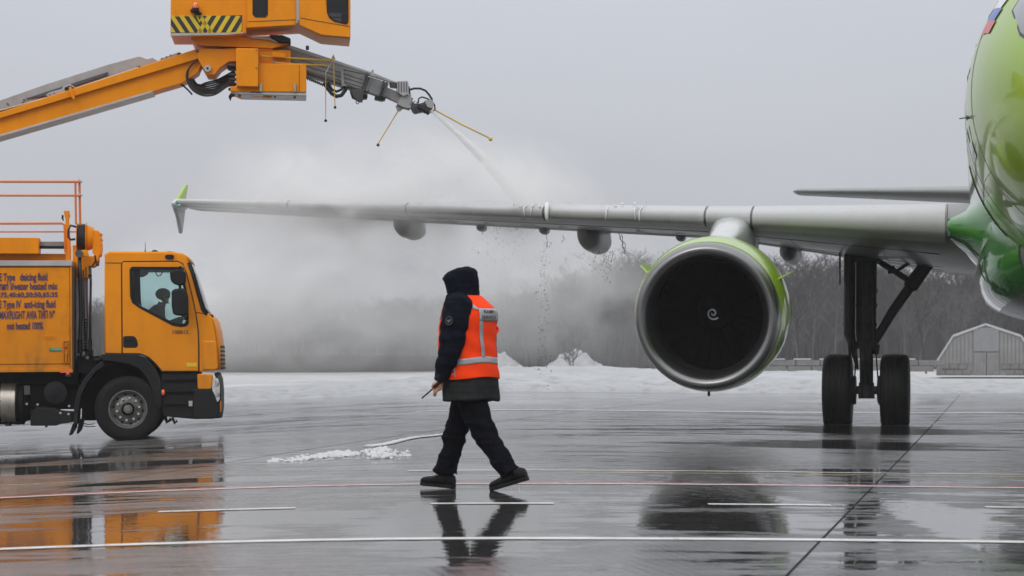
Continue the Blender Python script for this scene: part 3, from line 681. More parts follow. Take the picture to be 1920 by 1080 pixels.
# droop: lip leans forward a little at the top
lathe_x(lipo,'intake_lip',M['lip'],eng)
lathe_x([(.3,1.066),(.303,1.072),(.38,1.088),(.62,1.118),(1.0,1.138),(1.5,1.138),(2.1,1.10),(2.8,1.02),(3.3,.93),(3.34,.90),(3.3,.88),(2.4,.86)],'cowling',M['lime'],eng)
lathe_x([(.55,.815),(.9,.835),(1.3,.85),(1.5,.85)],'intake_duct',M['duct'],eng)
lathe_x([(.302,1.066),(.305,1.074)],'cowl_seam',M['seam'],eng)
lathe_x([(2.4,.86),(2.4,.2)],'bypass_wall',M['duct'],eng)
lathe_x([(2.2,.62),(3.3,.60),(4.0,.50),(4.3,.38),(4.25,.3),(3.6,.1)],'exhaust_cone',M['gear'],eng,48)
lathe_x([(1.5,.85),(1.52,.1)],'fan_back',M['spinner'],eng)
sp=lathe_x([(.95,.012),(.99,.06),(1.06,.12),(1.16,.19),(1.28,.25),(1.42,.27)],'spinner',M['spinner'],eng,40,True)
bl=None
for k in range(24):
    a=2*pi*k/24; rs=[]
    for i in range(5):
        t=i/4; r_=.24+.60*t; tw=R(35+30*t); ch=.10+.05*t; c=Vector((1.36,0,0)); rad=Vector((0,math.cos(a),math.sin(a))); tan=Vector((0,-math.sin(a),math.cos(a)))
        d=Vector((1,0,0))*math.cos(tw)+tan*math.sin(tw); nn=d.cross(rad)*.006; c=c+rad*r_
        rs.append([c-d*ch/1.6,c+nn,c+d*ch/1.6,c-nn])
    MB().rings(rs).build('fan_blade',M['fan'],eng,smooth=60)
pts=[]
for k in range(34):
    t=k/33; a=R(-200+520*t); r_=.012+.085*t**1.2; pts.append(Vector((.955+.62*r_+.14*max(0,r_-.06),math.cos(a)*r_*-1-.012,math.sin(a)*r_+.008)))
MB().tube([p-Vector((.03,0,0)) for p in pts],[.008+.005*min(1,3*k/33) for k in range(34)],6).build('spiral_mark',M['reflect'],sp)
sp_m=bpy.data.objects['spiral_mark']
# strakes on both sides of the cowl
for sgn,ang in ((1,33),(-1,27)):
    a=R(ang); c,s_=math.cos(a)*sgn,math.sin(a); mb=MB(); th=Vector((0,-s_*.012*sgn,abs(c)*.012))
    q=[(.75,1.10),(1.1,1.30),(1.75,1.33),(1.9,1.10)]; pa=[Vector((u,c*r_,s_*r_))+th for u,r_ in q]; pb=[Vector((u,c*r_,s_*r_))-th for u,r_ in q]
    mb.add(pa+pb,[(0,1,2,3),(7,6,5,4)]+[(j,j+4,(j+1)%4+4,(j+1)%4) for j in range(4)]); mb.build('strake',M['lime'],eng,bevel=.006)
MB().tube([(.9,.05,-1.12),(.9,.05,-1.20)],.02,8).build('drain_mast',M['black'],eng)
fr=MB()
for k in range(90): pass
for u in (1.9,): lathe_x([(u,1.118),(u+.005,1.123),(u+.012,1.117)],'cowl_seam',M['seam'],eng)
for k in range(2):
    a=R(-90+ (8 if k else -8)); 
MB().tube([(.32+.08*k,math.cos(R(-90))*1.1,-1.1-.02*math.sin(k)) for k in range(2)],.004,4).build('latch_line',M['seam'],eng)
# pylon
pr=[]
for u,z0,z1,w_ in ((11.0,2.72,2.80,.05),(11.3,2.70,2.88,.14),(11.9,2.68,3.02,.22),(12.7,2.66,3.2,.28),(13.4,2.66,3.36,.34),(14.2,2.66,3.40,.34),(15.2,2.75,3.30,.30),(16.4,2.95,3.25,.16)):
    pr.append([Vector((u,EV+.0+w_*math.copysign(abs(math.cos(2*pi*k/20))**.8,math.cos(2*pi*k/20)),(z0+z1)/2+(z1-z0)/2*math.copysign(abs(math.sin(2*pi*k/20))**.7,math.sin(2*pi*k/20)))) for k in range(20)])
MB().rings(pr).build('pylon',M['planegrey'],plane,smooth=60)
# main landing gear
GU,GV=16.1,3.78
gear=empty('main_landing_gear',(GU,GV,-.055)); gear.parent=plane
def tyre(r,w_,n=56):
    pf=[]; 
    for a in range(-90,271,15):
        c,s_=math.cos(R(a)),math.sin(R(a)); pf.append((w_/2*math.copysign(abs(s_)**.62,s_)*-1, r-.19*r/.6+ .19*r/.6*math.copysign(abs(c)**.6,c)))
    return pf
def gtyre(v):
    r=.625; w_=.49; prof=[(-.16,.26),(-.19,.30),(-.225,.36),(-.243,.44),(-.245,.50),(-.235,.555),(-.205,.598),(-.15,.618),(-.1,.622),(-.096,.614),(-.088,.614),(-.084,.623),(-.03,.625),(-.026,.617),(-.018,.617),(-.014,.625)]
    prof=prof+[(-d,q) for d,q in prof[::-1]]
    mb=MB(); rs=[]
    for d,q in prof:
        rg=[]
        for k in range(72):
            a=2*pi*k/72; x,z=q*math.cos(a),q*math.sin(a); dd=d
            if z<-.50: 
                s_=(-z-.50)/.125; z=max(z,-.592); dd=d*(1+.14*min(1,s_)); 
            rg.append(Vector((x,v+dd,.592+z)))
        rs.append(rg)
    ty=mb.rings(rs,cap=False).build('tyre',M['planetyre'],gear,smooth=40)
    MB().lathe([(-.16,.02),(-.16,.2),(-.17,.27),(.17,.27),(.16,.2),(.1,.12),(.1,.02)],(0,v,.592),'y',32,False).build('wheel_hub',M['gear'],ty)
gtyre(.485); gtyre(-.485)
MB().cyl((0,-.5,.592),(0,.5,.592),.07,None,14).build('axle',M['gear'],gear)
for s_ in (1,-1): MB().lathe([(-.06,.05),(-.06,.24),(-.03,.25),(.03,.25),(.05,.2),(.06,.05)],(0,s_*.235,.592),'y',24).build('brake_pack',M['gear'],gear)
MB().cyl((0,0,.50),(0,0,1.55),.115,.115,20).cyl((0,0,.45),(0,0,.72),.14,.13,20).bb(-.1,.1,-.12,.12,.46,.7).build('sliding_tube',M['gear'],gear)
MB().cyl((0,0,1.35),(0,.0,3.1),.165,.18,24).cyl((0,0,1.30),(0,0,1.42),.19,.19,24).cyl((0,0,2.0),(0,0,2.08),.185,.185,24).cyl((0,0,1.68),(0,0,1.74),.18,.18,20).bb(-.2,.2,-.24,.24,2.78,3.2).build('oleo_strut',M['gear'],gear,bevel=.01)
MB().tube([(-.2,.02,1.42),(-.34,.03,1.1),(-.14,.02,.72)],[.05,.06,.05],8).tube([(-.2,-.1,1.42),(-.34,-.03,1.1),(-.14,-.08,.72)],.035,8).build('torque_link',M['gear'],gear)
# gear door: long thin leaf on the outboard side, tapering at its foot
MB().plate([(-.28,3.2),(.28,3.2),(.26,1.6),(.1,1.35),(.02,.95),(-.06,.95),(-.16,1.45),(-.28,1.7)],[],.26,.30).build('gear_door',M['gear'],gear,bevel=.01)
MB().tube([(0,.28,3.0),(0,.29,1.55),(0,.24,1.38),(0,.18,1.1),(0,.15,.95)],[(.13,.10),(.13,.10),(.1,.07),(.06,.04),(.02,.02)],10,side=(1,0,0)).build('door_actuator',M['gear'],gear)
MB().plate([(-.2,3.1),(.2,3.1),(.1,2.45),(0,2.4)],[],.44,.46).build('small_gear_door',M['gear'],gear)
# side stay running up to the wing root
MB().tube([(.0,-.10,1.36),(.05,-.45,1.95),(.08,-.78,2.42)],[.07,.085,.09],12).tube([(.08,-.74,2.36),(.1,-1.0,2.72),(.1,-1.28,3.05)],[.13,.12,.12],10,flat=1.2).sph((.08,-.76,2.40),.13).cyl((-.02,-.22,1.28),(-.02,.1,1.34),.09,None,12).build('side_stay',M['gear'],gear)
MB().tube([(.05,-.1,2.86),(.05,-.42,2.66),(.05,-.78,2.42)],[.045,.055,.05],8).cyl((.05,-.42,2.72),(.05,-.42,2.58),.06,None,8).tube([(.05,-.50,2.62),(.05,-.95,2.92)],.03,6).build('lock_link',M['gear'],gear)
for a,b in (((.1,.17,2.9),(.12,.17,1.5)),((-.17,.05,2.9),(-.17,.05,1.4)),((-.16,-.1,2.6),(-.14,-.12,1.3)),((-.1,.16,1.3),(-.05,.2,.75)),((-.1,-.16,1.3),(-.05,-.2,.75))):
    MB().tube([a,(Vector(a)+Vector(b))/2+Vector((-.03,0,0)),b],.014,6).build('brake_hose',M['hose'],gear)
MB().bb(-.2,-.16,-.05,.05,1.9,2.05).bb(.0,.1,-.19,-.16,2.25,2.33).bb(-.22,-.14,-.06,.08,1.12,1.3).build('gear_fitting',M['gear'],gear,bevel=.01)
# nose gear (just outside the frame)
ng=empty('nose_landing_gear',(4.4,0,0)); ng.parent=plane
for s_ in (1,-1): MB().lathe([(-.11,.1),(-.11,.3),(-.07,.38),(.07,.38),(.11,.3),(.11,.1)],(0,s_*.25,.38),'y',32).build('tyre',M['planetyre'],ng)
MB().cyl((0,-.25,.38),(0,.25,.38),.05).cyl((0,0,.38),(-.1,0,2.6),.09).build('strut',M['gear'],ng)
# small fittings on the wing underside by the root
MB().tube([foil(2.9,.9,-1,.03)+Vector((0,.1,-.03)),foil(2.9,.9,-1,.03)+Vector((0,-.12,-.03))],.03,8).build('drain_fitting',M['white'],plane)
# ---------------------------------------------------------------- deicing truck (local x forward, y away from the camera, origin under the front wheel)
TY=37.5; tk=empty('deicing_truck',((240-960)/F*TY,TY,-.222),R(6.3)); tag(tk,'orange deicing tank truck with lettered side and spoked steel front wheel','truck')
tx=lambda px:(px-240)/120.0
tz=lambda py:(828-py)/120.0
T=lambda pts:[(tx(a),tz(b)) for a,b in pts]
cab=empty('cab',(0,0,0)); cab.parent=tk
CO=[(198,662),(198,478),(206,473),(322,473),(341,476),(350,482),(355,492),(362,515),(371,548),(380,577),(387,588),(398,600),(404,620),(408,650),(409,694),(372,697),(303,697),(292,683),(278,670),(262,664)]
WIN=[(243,505),(247,500),(337,500),(341,504),(352,560),(353,606),(349,611),(338,613),(322,610),(262,578),(248,568),(244,556)]
cabside=[(p[0],p[1]) for p in CO]
for y0,y1 in ((0,.05),(2.45,2.5)):
    MB().plate(T([(p[0],p[1]) if p[0]<345 else (p[0]-2,p[1]) for p in CO]),[T(WIN)],y0,y1).build('cab_side',M['orange_cab'],cab,bevel=.012)
def bulge(y): q=abs(y-1.25)/1.25; return .07*(1-q**3.2)
def skin(seg,name,m,y0=.02,y1=2.48,ny=18,front=True,th=.03,parent=cab,off=0):
    mb=MB(); vs=[];fs=[]; pts=T(seg); n=len(pts)
    for j in range(ny+1):
        t=j/ny; y=y0+(y1-y0)*(.5-.5*math.cos(pi*t))
        for (x,z) in pts: 
            f=max(0,min(1,(x-.75)/.35)) if front else 0
            vs.append((x+off+bulge(y)*f,y,z))
    for j in range(ny):
        for i in range(n-1): a=j*n+i; fs.append((a,a+1,a+n+1,a+n))
    o=mb.add(vs,fs).build(name,m,parent,smooth=50); s=o.modifiers.new('s','SOLIDIFY'); s.thickness=th; s.offset=0; return o
skin([(198,662),(198,478),(206,473),(322,473),(341,476),(350,482),(354,490)],'roof_shell',M['orange_cab'])
skin([(387,588),(398,600),(404,620),(408,650),(409,694)],'front_panel',M['orange_cab'])
skin([(354,491),(362,515),(371,548),(380,577),(387,587)],'windscreen',M['glass'],.10,2.40,th=.008)
skin([(354,491),(362,515),(371,548),(380,577),(387,587)],'windscreen_pillar',M['black'],.03,.11,3,off=.004)
skin([(354,491),(362,515),(371,548),(380,577),(387,587)],'windscreen_pillar',M['black'],2.39,2.47,3,off=.004)
# windscreen side seal, door outline and shut lines
def line(pts,name,m,r=.010,y=-.002,par=cab,closed=False): return MB().tube([(a,y,b) for a,b in T(pts)],r,5,closed=closed).build(name,m,par,smooth=180)
line([(352,492),(360,515),(369,548),(378,580),(386,590)],'windscreen_seal',M['black'],.022,.0)
line([(229,663),(228,495),(231,490),(332,489),(341,493),(349,512),(358,548),(366,585),(371,620),(372,650),(372,696)],'door_gap',M['seam'])
line([(198,493),(228,493)],'panel_gap',M['seam'],.006); line([(366,585),(372,586),(387,589)],'panel_gap',M['seam'],.006)
line([(198,663),(262,664),(278,670),(292,683),(303,697),(372,697)],'door_gap',M['seam'],.012)
# door skin: proud plate with its window hole
MB().plate(T(rpoly([(230.5,662),(229.5,492),(333,490.5),(343,497),(352,530),(364,585),(370,630),(370.5,695),(304,695),(292,681),(278,668),(262,662)],4)),[T(WIN)],-.014,.0).build('door',M['orange_cab'],cab,bevel=.006)
o=MB().plate(T(WIN),[T([(248,508),(250,505),(334,505),(337,508),(347,560),(348,600),(345,606),(337,607),(324,604),(265,574),(252,565),(249,555)])],-.024,.03).build('window_rubber',M['black'],cab,bevel=.004)
for y,l in ((.02,0),(2.48,1)): MB().plate(T(WIN),[],y-.003,y+.003).build('side_window',M['glass'],cab)
# quarter strip (dark) along the rear edge of the glass
MB().plate(T([(250,505),(262,505),(264,565),(266,574),(252,565),(249,555)]),[],.0,.012).build('window_rubber',M['black'],cab)
# interior
MB().bb(tx(205),tx(392),.1,2.4,tz(664),tz(640)).bb(tx(352),tx(388),.15,2.35,tz(640),tz(604)).bb(tx(200),tx(205),.08,2.42,tz(660),tz(560)).build('dashboard',M['inner'],cab,bevel=.03)
MB().bb(tx(204),tx(236),.06,.14,tz(660),tz(480)).bb(tx(204),tx(340),.06,2.4,tz(499),tz(482)).build('headliner',M['inner'],cab)
for y in (.55,1.95):
    MB().bb(tx(255),tx(300),y-.25,y+.25,tz(640),tz(618)).build('seat',M['inner'],cab,bevel=.04)
    if y<1: MB().bb(tx(252),tx(263),y-.25,y+.25,tz(622),tz(590)).build('seat_back',M['inner'],cab,bevel=.05)
MB().tube([(tx(334)+.05*math.sin(t/16*2*pi)*.9,1.9+.22*math.cos(t/16*2*pi),tz(596)+.17*math.sin(t/16*2*pi)) for t in range(16)],.016,6,closed=True).build('steering_wheel',M['inner'],cab)
MB().tube([(tx(289),.3,tz(505)),(tx(291),.3,tz(512)),(tx(294),.3,tz(516)),(tx(299),.3,tz(515)),(tx(304),.3,tz(507))],.01,5).build('dangling_cord',M['black'],cab)
MB().prism(T([(249,504),(276,504),(277,512),(268,518),(250,519)]),.05,.3).build('sun_visor',M['inner'],cab,bevel=.02)
# handle recess, number, lamps, steps
MB().plate(T(rpoly([(231,630),(252,630),(257,637),(259,647),(256,652),(231,652)],4)),[],-.02,.0).build('door_handle',M['black'],cab,bevel=.008)
MB().bb(tx(234),tx(250),-.03,-.018,tz(640),tz(637)).build('handle_bar',M['frame'],cab,bevel=.004)
text('108812',.085,'lettering',M['textk'],cab,(tx(321),-.018,tz(623)),sx=1.03,bold=.001)
MB().bb(tx(349),tx(368),-.018,-.012,tz(687),tz(680)).build('yellow_sticker',M['yellow_sign'],cab)
MB().plate(T(rpoly([(308,481),(311,477),(323,477),(326,480),(325,484),(321,486),(310,485)],3)),[],-.025,.01).build('marker_lamp',M['black'],cab,bevel=.006)
MB().bb(tx(312),tx(322),.1,.2,tz(473),tz(470)).build('roof_lamp',M['black'],cab,bevel=.01)
MB().bb(tx(220),tx(288),.5,1.0,tz(472),tz(470.0)).bb(tx(281),tx(292),.6,.9,tz(473),tz(467)).tube([(tx(280),.7,tz(470)),(tx(284),.7,tz(466.5)),(tx(289),.7,tz(466.5)),(tx(293),.7,tz(471))],.02,6).build('roof_hatch',M['black'],cab,bevel=.008)
MB().cyl((tx(269),.6,tz(471)),(tx(269),.6,tz(466)),.018,.01,8).cyl((tx(269),.6,tz(466)),(tx(269),.6,tz(449)),.006,.003,5).build('antenna',M['black'],cab)
# mirrors
MB().tube([(tx(336),-.02,tz(501)),(tx(338),-.12,tz(500)),(tx(343),-.2,tz(503)),(tx(344),-.22,tz(510))],.014,6).build('mirror_arm',M['black'],cab)
MB().tube([(tx(337),-.2,tz(534)),(tx(338),-.2,tz(548))],.02,6).build('mirror_link',M['black'],cab)
MB().tube([(tx(345),-.2,tz(590)),(tx(347),-.08,tz(596)),(tx(349),.0,tz(600))],.014,6).build('mirror_arm',M['black'],cab)
MB().prism(T(rpoly([(318,509),(331,505),(344,507),(348,512),(349,528),(345,535),(334,536),(321,530)],6)),-.30,-.12).build('mirror',M['black'],cab,bevel=.025,seg=3)
MB().prism(T(rpoly([(322,546),(328,542),(344,541),(350,546),(353,560),(353,585),(349,592),(334,592),(325,590),(322,575)],7)),-.32,-.12).build('mirror',M['black'],cab,bevel=.03,seg=3)
MB().tube([(tx(385),.1,tz(589)),(tx(390),.06,tz(590)),(tx(396),.1,tz(592))],.022,6).sph((tx(395),.1,tz(593)),.035).sph((tx(387),.12,tz(591)),.035).cyl((tx(399),.3,tz(600)),(tx(402),.3,tz(604)),.012).build('wiper_joint',M['black'],cab)
for k in range(6): skin([(406.6+.35*k,648+8*k),(407.8+.3*k,652.5+8*k)],'grille_slat',M['black'],.12,2.38,12,th=.03,off=.012)
MB().prism(T(rpoly([(379,639),(402,639),(406,645),(408,690),(404,694),(379,694)],4)),-.03,.06).build('corner_panel',M['orange_cab'],cab,bevel=.02)
# lower cab: steps, bumper, headlamp
MB().prism(T([(303,698),(372,698),(372,787),(306,781),(302,768),(298,720)]),.02,2.48).build('step_box',M['black'],cab,bevel=.02)
for z in (712,735,758): MB().bb(tx(308),tx(366),-.03,.03,tz(z+2),tz(z-2)).build('step',M['frame'],cab,bevel=.008)
skin([(404,700),(409,712),(411,735),(411,765),(408,785)],'bumper_front',M['black'],.05,2.45,th=.03,off=-.03)
MB().prism(T(rpoly([(361,728),(398,731),(402,740),(411,765),(408,783),(400,786),(368,786),(360,782)],4)),-.03,.20).build('bumper',M['black'],cab,bevel=.03,seg=3)
MB().prism(T(rpoly([(369,701),(397,702),(399,705),(395,730),(370,730)],3)),-.04,.12).build('bumper_corner',M['orange_cab'],cab,bevel=.015)
MB().prism(T(rpoly([(398,708),(407,709),(411,720),(411,750),(405,756),(398,742),(396,725)],3)),-.02,.35).build('headlamp',M['lampglass'],cab,bevel=.02)
MB().cyl((tx(403),-.03,tz(719)),(tx(406),.0,tz(719)),.045).cyl((tx(404),-.03,tz(738)),(tx(407),.0,tz(738)),.05).build('lamp_bulb',M['silver'],cab)
MB().bb(tx(411),tx(413.5),.02,.25,tz(773),tz(752)).build('corner_marker',M['orange_cab'],cab,bevel=.006)
MB().bb(tx(410.5),tx(413),.0,.2,tz(752),tz(731)).build('front_bracket',M['black'],cab,bevel=.006)
MB().sph((tx(305),-.02,tz(736)),(.035,.03,.05)).build('side_marker',M['beacon'],cab)
MB().bb(tx(353),tx(360),-.04,-.0,tz(762),tz(752)).build('reflector',M['silver'],cab,bevel=.004)
MB().tube([(tx(308),.1,tz(780)),(tx(312),.1,tz(792)),(tx(320),.1,tz(786))],.03,6).tube([(tx(322),.1,tz(783)),(tx(327),.1,tz(795)),(tx(331),.1,tz(789))],.02,6).build('tow_hook',M['frame'],cab)
# wheel arch and chassis
def arc(cx,cy,r,a0,a1,n=14): return [(cx+r*math.cos(R(a0+(a1-a0)*k/n)),cy-r*math.sin(R(a0+(a1-a0)*k/n))) for k in range(n+1)]
oa=[(302,790),(300,745),(292,716),(280,694),(262,677),(243,668),(225,665),(196,668)]; ia=[(196,680),(222,676),(240,680),(256,690),(270,706),(279,726),(283,750),(290,790)]
MB().plate(T([(303,740),(301,712),(290,688),(276,672),(258,665),(190,664),(193,676),(220,679),(243,683),(262,693),(277,712),(287,738),(291,760),(302,768)]),[],-.05,.35).build('mudguard',M['black'],tk,bevel=.012)
MB().plate(T([(192,676),(176,690),(158,710),(146,735),(140,765),(139,795),(147,795),(149,766),(155,738),(166,716),(182,696),(197,684)]),[],-.03,.5).build('mudguard',M['black'],tk,bevel=.012)
MB().prism(T([(186,690),(176,715),(150,735),(150,700),(186,674)]),.55,.6).bb(tx(150),tx(300),.55,.65,tz(790),tz(670)).build('inner_arch',M['frame'],tk)
MB().prism(T([(137,795),(143,792),(143,802),(134,816),(130,816)]),.05,.4).build('mud_flap',M['rubber'],tk); MB().prism(T([(149,786),(158,786),(153,806),(146,814),(144,812)]),.1,.3).build('mud_flap',M['rubber'],tk)
MB().tube([(tx(155),.2,tz(794)),(tx(165),.2,tz(797)),(tx(176),.2,tz(795))],.008,5).tube([(tx(154),.2,tz(798)),(tx(165),.2,tz(801)),(tx(178),.2,tz(800))],.008,5).build('air_line',M['hose'],tk)
for y in (.75,1.6): MB().bb(tx(-520),tx(400),y,y+.1,tz(752),tz(718)).build('frame_rail',M['frame'],tk)
MB().bb(tx(-520),tx(146),.25,2.3,tz(722),tz(694)).bb(tx(0),tx(300),.7,1.8,tz(760),tz(690)).bb(tx(40),tx(150),.35,.6,tz(768),tz(716)).build('subframe',M['frame'],tk,bevel=.02)
MB().bb(tx(-60),tx(56),.3,2.2,tz(790),tz(715)).build('underbody_box',M['frame'],tk,bevel=.05)
MB().tube([(tx(-44),.42,tz(757)),(tx(44),.42,tz(757))],.33,28).tube([(tx(44),.42,tz(757)),(tx(46),.42,tz(757))],[.33,.3],28).build('fuel_tank',M['frame'],tk,smooth=40)
MB().tube([(tx(3),.42,tz(755)),(tx(30),.42,tz(755))],.345,32).build('tank_band',M['steel'],tk,smooth=40)
MB().tube([(tx(31),.40,tz(755)),(tx(33),.40,tz(755))],.355,32).build('tank_strap',M['black'],tk)
MB().prism(T([(69,763),(107,765),(112,770),(136,772),(136,792),(111,795),(108,798),(60,798),(59,783)]),.0,.5).build('battery_box',M['black'],tk,bevel=.012)
MB().bb(tx(48),tx(59),.0,.05,tz(740),tz(723)).build('pale_plate',M['greydark'],tk,bevel=.005)
MB().tube([(tx(104),.15,tz(736)),(tx(104),.6,tz(736))],[.18,.18],28).tube([(tx(104),.13,tz(736)),(tx(104),.15,tz(736))],[.08,.17],28).cyl((tx(104),.11,tz(736)),(tx(104),.14,tz(736)),.05).build('air_tank',M['black'],tk,smooth=40)
MB().cyl((tx(16),.3,tz(790)),(tx(16),.3,tz(799)),.04,.05,10).build('drain_tap',M['black'],tk)
MB().cyl((tx(36),.3,tz(782)),(tx(33),.3,tz(788)),.03).build('drain_tap',M['black'],tk)
MB().cyl((tx(88),.1,tz(797)),(tx(88),.1,tz(801)),.02).build('drain_tap',M['black'],tk)
MB().bb(tx(124),tx(134),.0,.08,tz(706),tz(695)).build('lamp_bracket',M['greydark'],tk,bevel=.006); MB().sph((tx(129),-.01,tz(700)),(.03,.02,.03)).build('side_marker',M['beacon'],tk)
for px,pz in ((73,758),(131,761),(115,774),(130,776),(53,757)): MB().cyl((tx(px),-.02,tz(pz)),(tx(px),.03,tz(pz)),.018,None,8).build('bolt',M['silver'],tk)
# road film streaks and rust runs on the body side: thin raised grime along seams
# wheels
def wheel(x,y,par,face=-1):
    z=.522; r=.522; prof=[(0,.30),(-.02,.40),(-.012,.46),(.02,.505),(.05,.52),(.09,.5225),(.1,.514),(.105,.514),(.11,.5225),(.155,.5225),(.16,.514),(.17,.514),(.175,.5225),(.22,.5225),(.225,.514),(.235,.514),(.24,.5225),(.29,.515),(.315,.48),(.32,.4),(.3,.3)]
    mb=MB(); rs=[]
    for d,q in prof:
        rg=[]
        for k in range(72):
            a=2*pi*k/72; X_,Z_=q*math.cos(a),q*math.sin(a); Z_=max(Z_,-.508); rg.append(Vector((x+X_,y+d,.508+Z_)))
        rs.append(rg)
    ty=mb.rings(rs,False).build('tyre',M['rubber'],par,smooth=40)
    MB().lathe([(.0,.305),(.0,.285),(.03,.27),(.10,.262),(.11,.24),(.085,.21),(.07,.15),(.03,.10),(.01,.098)],(x,y,.508),'y',56,False).build('rim',M['rim'],ty,smooth=50)
    mb=MB().cyl((x,y+.10,.508),(x,y-.005,.508),.075,.07,24).cyl((x,y-.005,.508),(x,y-.02,.508),.055,.045,20)
    mb.build('hub',M['rim'],ty,bevel=.004)
    for k in range(10):
        a=2*pi*(k+.3)/10; c=(x+.175*math.cos(a),y+.03,.508+.175*math.sin(a)); MB().tube([c,(c[0],c[1]+.06,c[2])],.02,6).build('wheel_nut',M['silver'],ty)
    for k in range(10):
        a=2*pi*(k+.8)/10; c=(x+.222*math.cos(a),y+.089,.508+.222*math.sin(a)); MB().tube([c,(c[0],c[1]+.03,c[2])],.022,8).build('rim_hole',M['frame'],ty)
wheel(0,-.02,tk); wheel(tx(-330),-.02,tk); wheel(tx(-330),2.2,tk); wheel(0,2.2,tk)
# tank body
body=MB().prism(T([(-520,694),(-520,497),(136,492),(137,690),(100,694)]),.0,2.5).build('body_box',M['orange_tank'],tk,bevel=.01)
MB().prism(T([(-520,702),(-520,694.5),(137,690.5),(138,697)]),-.02,2.5).build('body_sill',M['orange_tank'],tk,bevel=.005)
MB().prism(T([(115,694),(138,693),(138,698),(115,699)]),-.026,.05).build('side_reflector',M['beacon'],tk)
MB().prism(T([(-520,502),(-520,492),(137,489),(137,499)]),-.03,2.52).build('roof_edge',M['silver'],tk,bevel=.006)
line([(132,502),(133,688)],'panel_gap',M['seam'],.004,-.004,tk); line([(-520,505),(132,501)],'panel_gap',M['seam'],.004,-.004,tk); line([(-300,685),(132,682)],'panel_gap',M['seam'],.004,-.004,tk)
def tt(s,x1,py,h,w_=None,al='RIGHT',bold=.004):
    # lettering width measured in px in the frame
    o=text(s,h/120*1.38,'lettering',M['text'],tk,(0,-.012,0),align='LEFT',bold=bold)
    xs=[v.co.x for v in o.data.vertices]; wd=max(xs)-min(xs); k=(w_/120)/wd
    for v in o.data.vertices: v.co.x=(v.co.x-min(xs))*k
    o.location=(tx(x1-w_),-.012,tz(py)); o.rotation_euler=(R(90),R(-.6),0); return o
tt('SAE Type   deicing fluid',91,521,14,101); tt('"AVIAFLO Lyod" тип I/water heated mix',110,539,13.5,190); tt('0:100,25:75,40:60,50:50,65:35',110,554.5,9,152,bold=.003)
tt('SAE Type IV  anti-icing fluid',106,572,14,116); tt('"MAXFLIGHT AVIA ТИП IV"',105,592,14.5,105,); tt('not heated 100%',83,612,13.5,66)
MB().tube([(tx(84),-.03,tz(630)),(tx(86),-.045,tz(631)),(tx(102),-.045,tz(630.6)),(tx(104),-.03,tz(630))],.008,6).build('grab_handle',M['orange_tank'],tk)
MB().bb(tx(95),tx(117),-.012,.0,tz(658.5),tz(652.5)).build('green_sticker',M['green_sign'],tk)
text('ОГНЕОПАСНО',.035,'lettering',M['white'],tk,(tx(97),-.015,tz(655.3)),sx=.72)
lb=MB().plate(T(rpoly([(119.5,638.5),(131.5,638),(132,681),(120,681.5)],1)),[T(rpoly([(121.3,640.5),(129.8,640.5),(130,679.5),(121.8,679.5)],1))],-.03,.0).build('latch_frame',M['orange_tank'],tk,bevel=.003)
MB().prism(T(rpoly([(123.5,655),(126,660),(129,655),(129,662),(127.4,665),(127.4,678),(124.4,678),(124.4,665),(122.8,662)],.6)),-.05,-.0).build('latch',M['orange_tank'],tk,bevel=.003)
MB().bb(tx(123),tx(129),-.04,0,tz(651),tz(643)).cyl((tx(126),-.055,tz(645)),(tx(126),-.03,tz(645)),.012).build('latch_head',M['orange_tank'],tk,bevel=.003)
# deck on the roof: boxes, rail
MB().bb(tx(-520),tx(121),1.2,1.35,tz(492),tz(470)).bb(tx(-520),tx(66),.9,1.3,tz(472),tz(441)).build('roof_beam',M['orange'],tk,bevel=.012)
MB().bb(tx(66),tx(117),1.1,1.3,tz(460),tz(447)).build('roof_channel',M['grey'],tk,bevel=.006); MB().bb(tx(64),tx(117),1.0,1.15,tz(461),tz(456)).build('roof_bar',M['black'],tk)
MB().prism(T([(117,490),(116,402),(115,402),(113,389),(123,389),(124,402),(122,402),(126,460),(126,490)]),.9,1.05).build('rail_post',M['orange'],tk,bevel=.01)
MB().bb(tx(108.5),tx(112),.95,1.0,tz(405),tz(397)).cyl((tx(111),.97,tz(405)),(tx(112),.97,tz(408)),.01).bb(tx(121),tx(124),.95,1.0,tz(400),tz(396)).build('small_lamp',M['black'],tk)
def rail(pts,r=.018,y=.8): return MB().tube([(a,y,b) for a,b in T(pts)],r,8).build('rail_bar',M['rail'],tk,smooth=60)
rail([(-520,342),(0,340.5),(148,339.5)],.019,.2); rail([(-520,367),(0,366.5),(150,365.5)],.017,.2); rail([(141,341),(142,420)],.017,.2); rail([(148,337),(149.5,420)],.019,.25)
rail([(141,341),(141,339)],.017,.2)
rail([(-520,415),(0,414.5),(110,413.5),(114,416),(115,425),(116,470)],.018,.9); rail([(-520,430.5),(0,430),(116,429)],.012,.95); rail([(124,429),(140,429)],.012,.95)
for y_ in (338,363.5): MB().prism(T([(146,y_-5),(154.5,y_+1.5),(148,y_+3.5)]),.2,.3).build('rail_end_lamp',M['silver'],tk,bevel=.005)
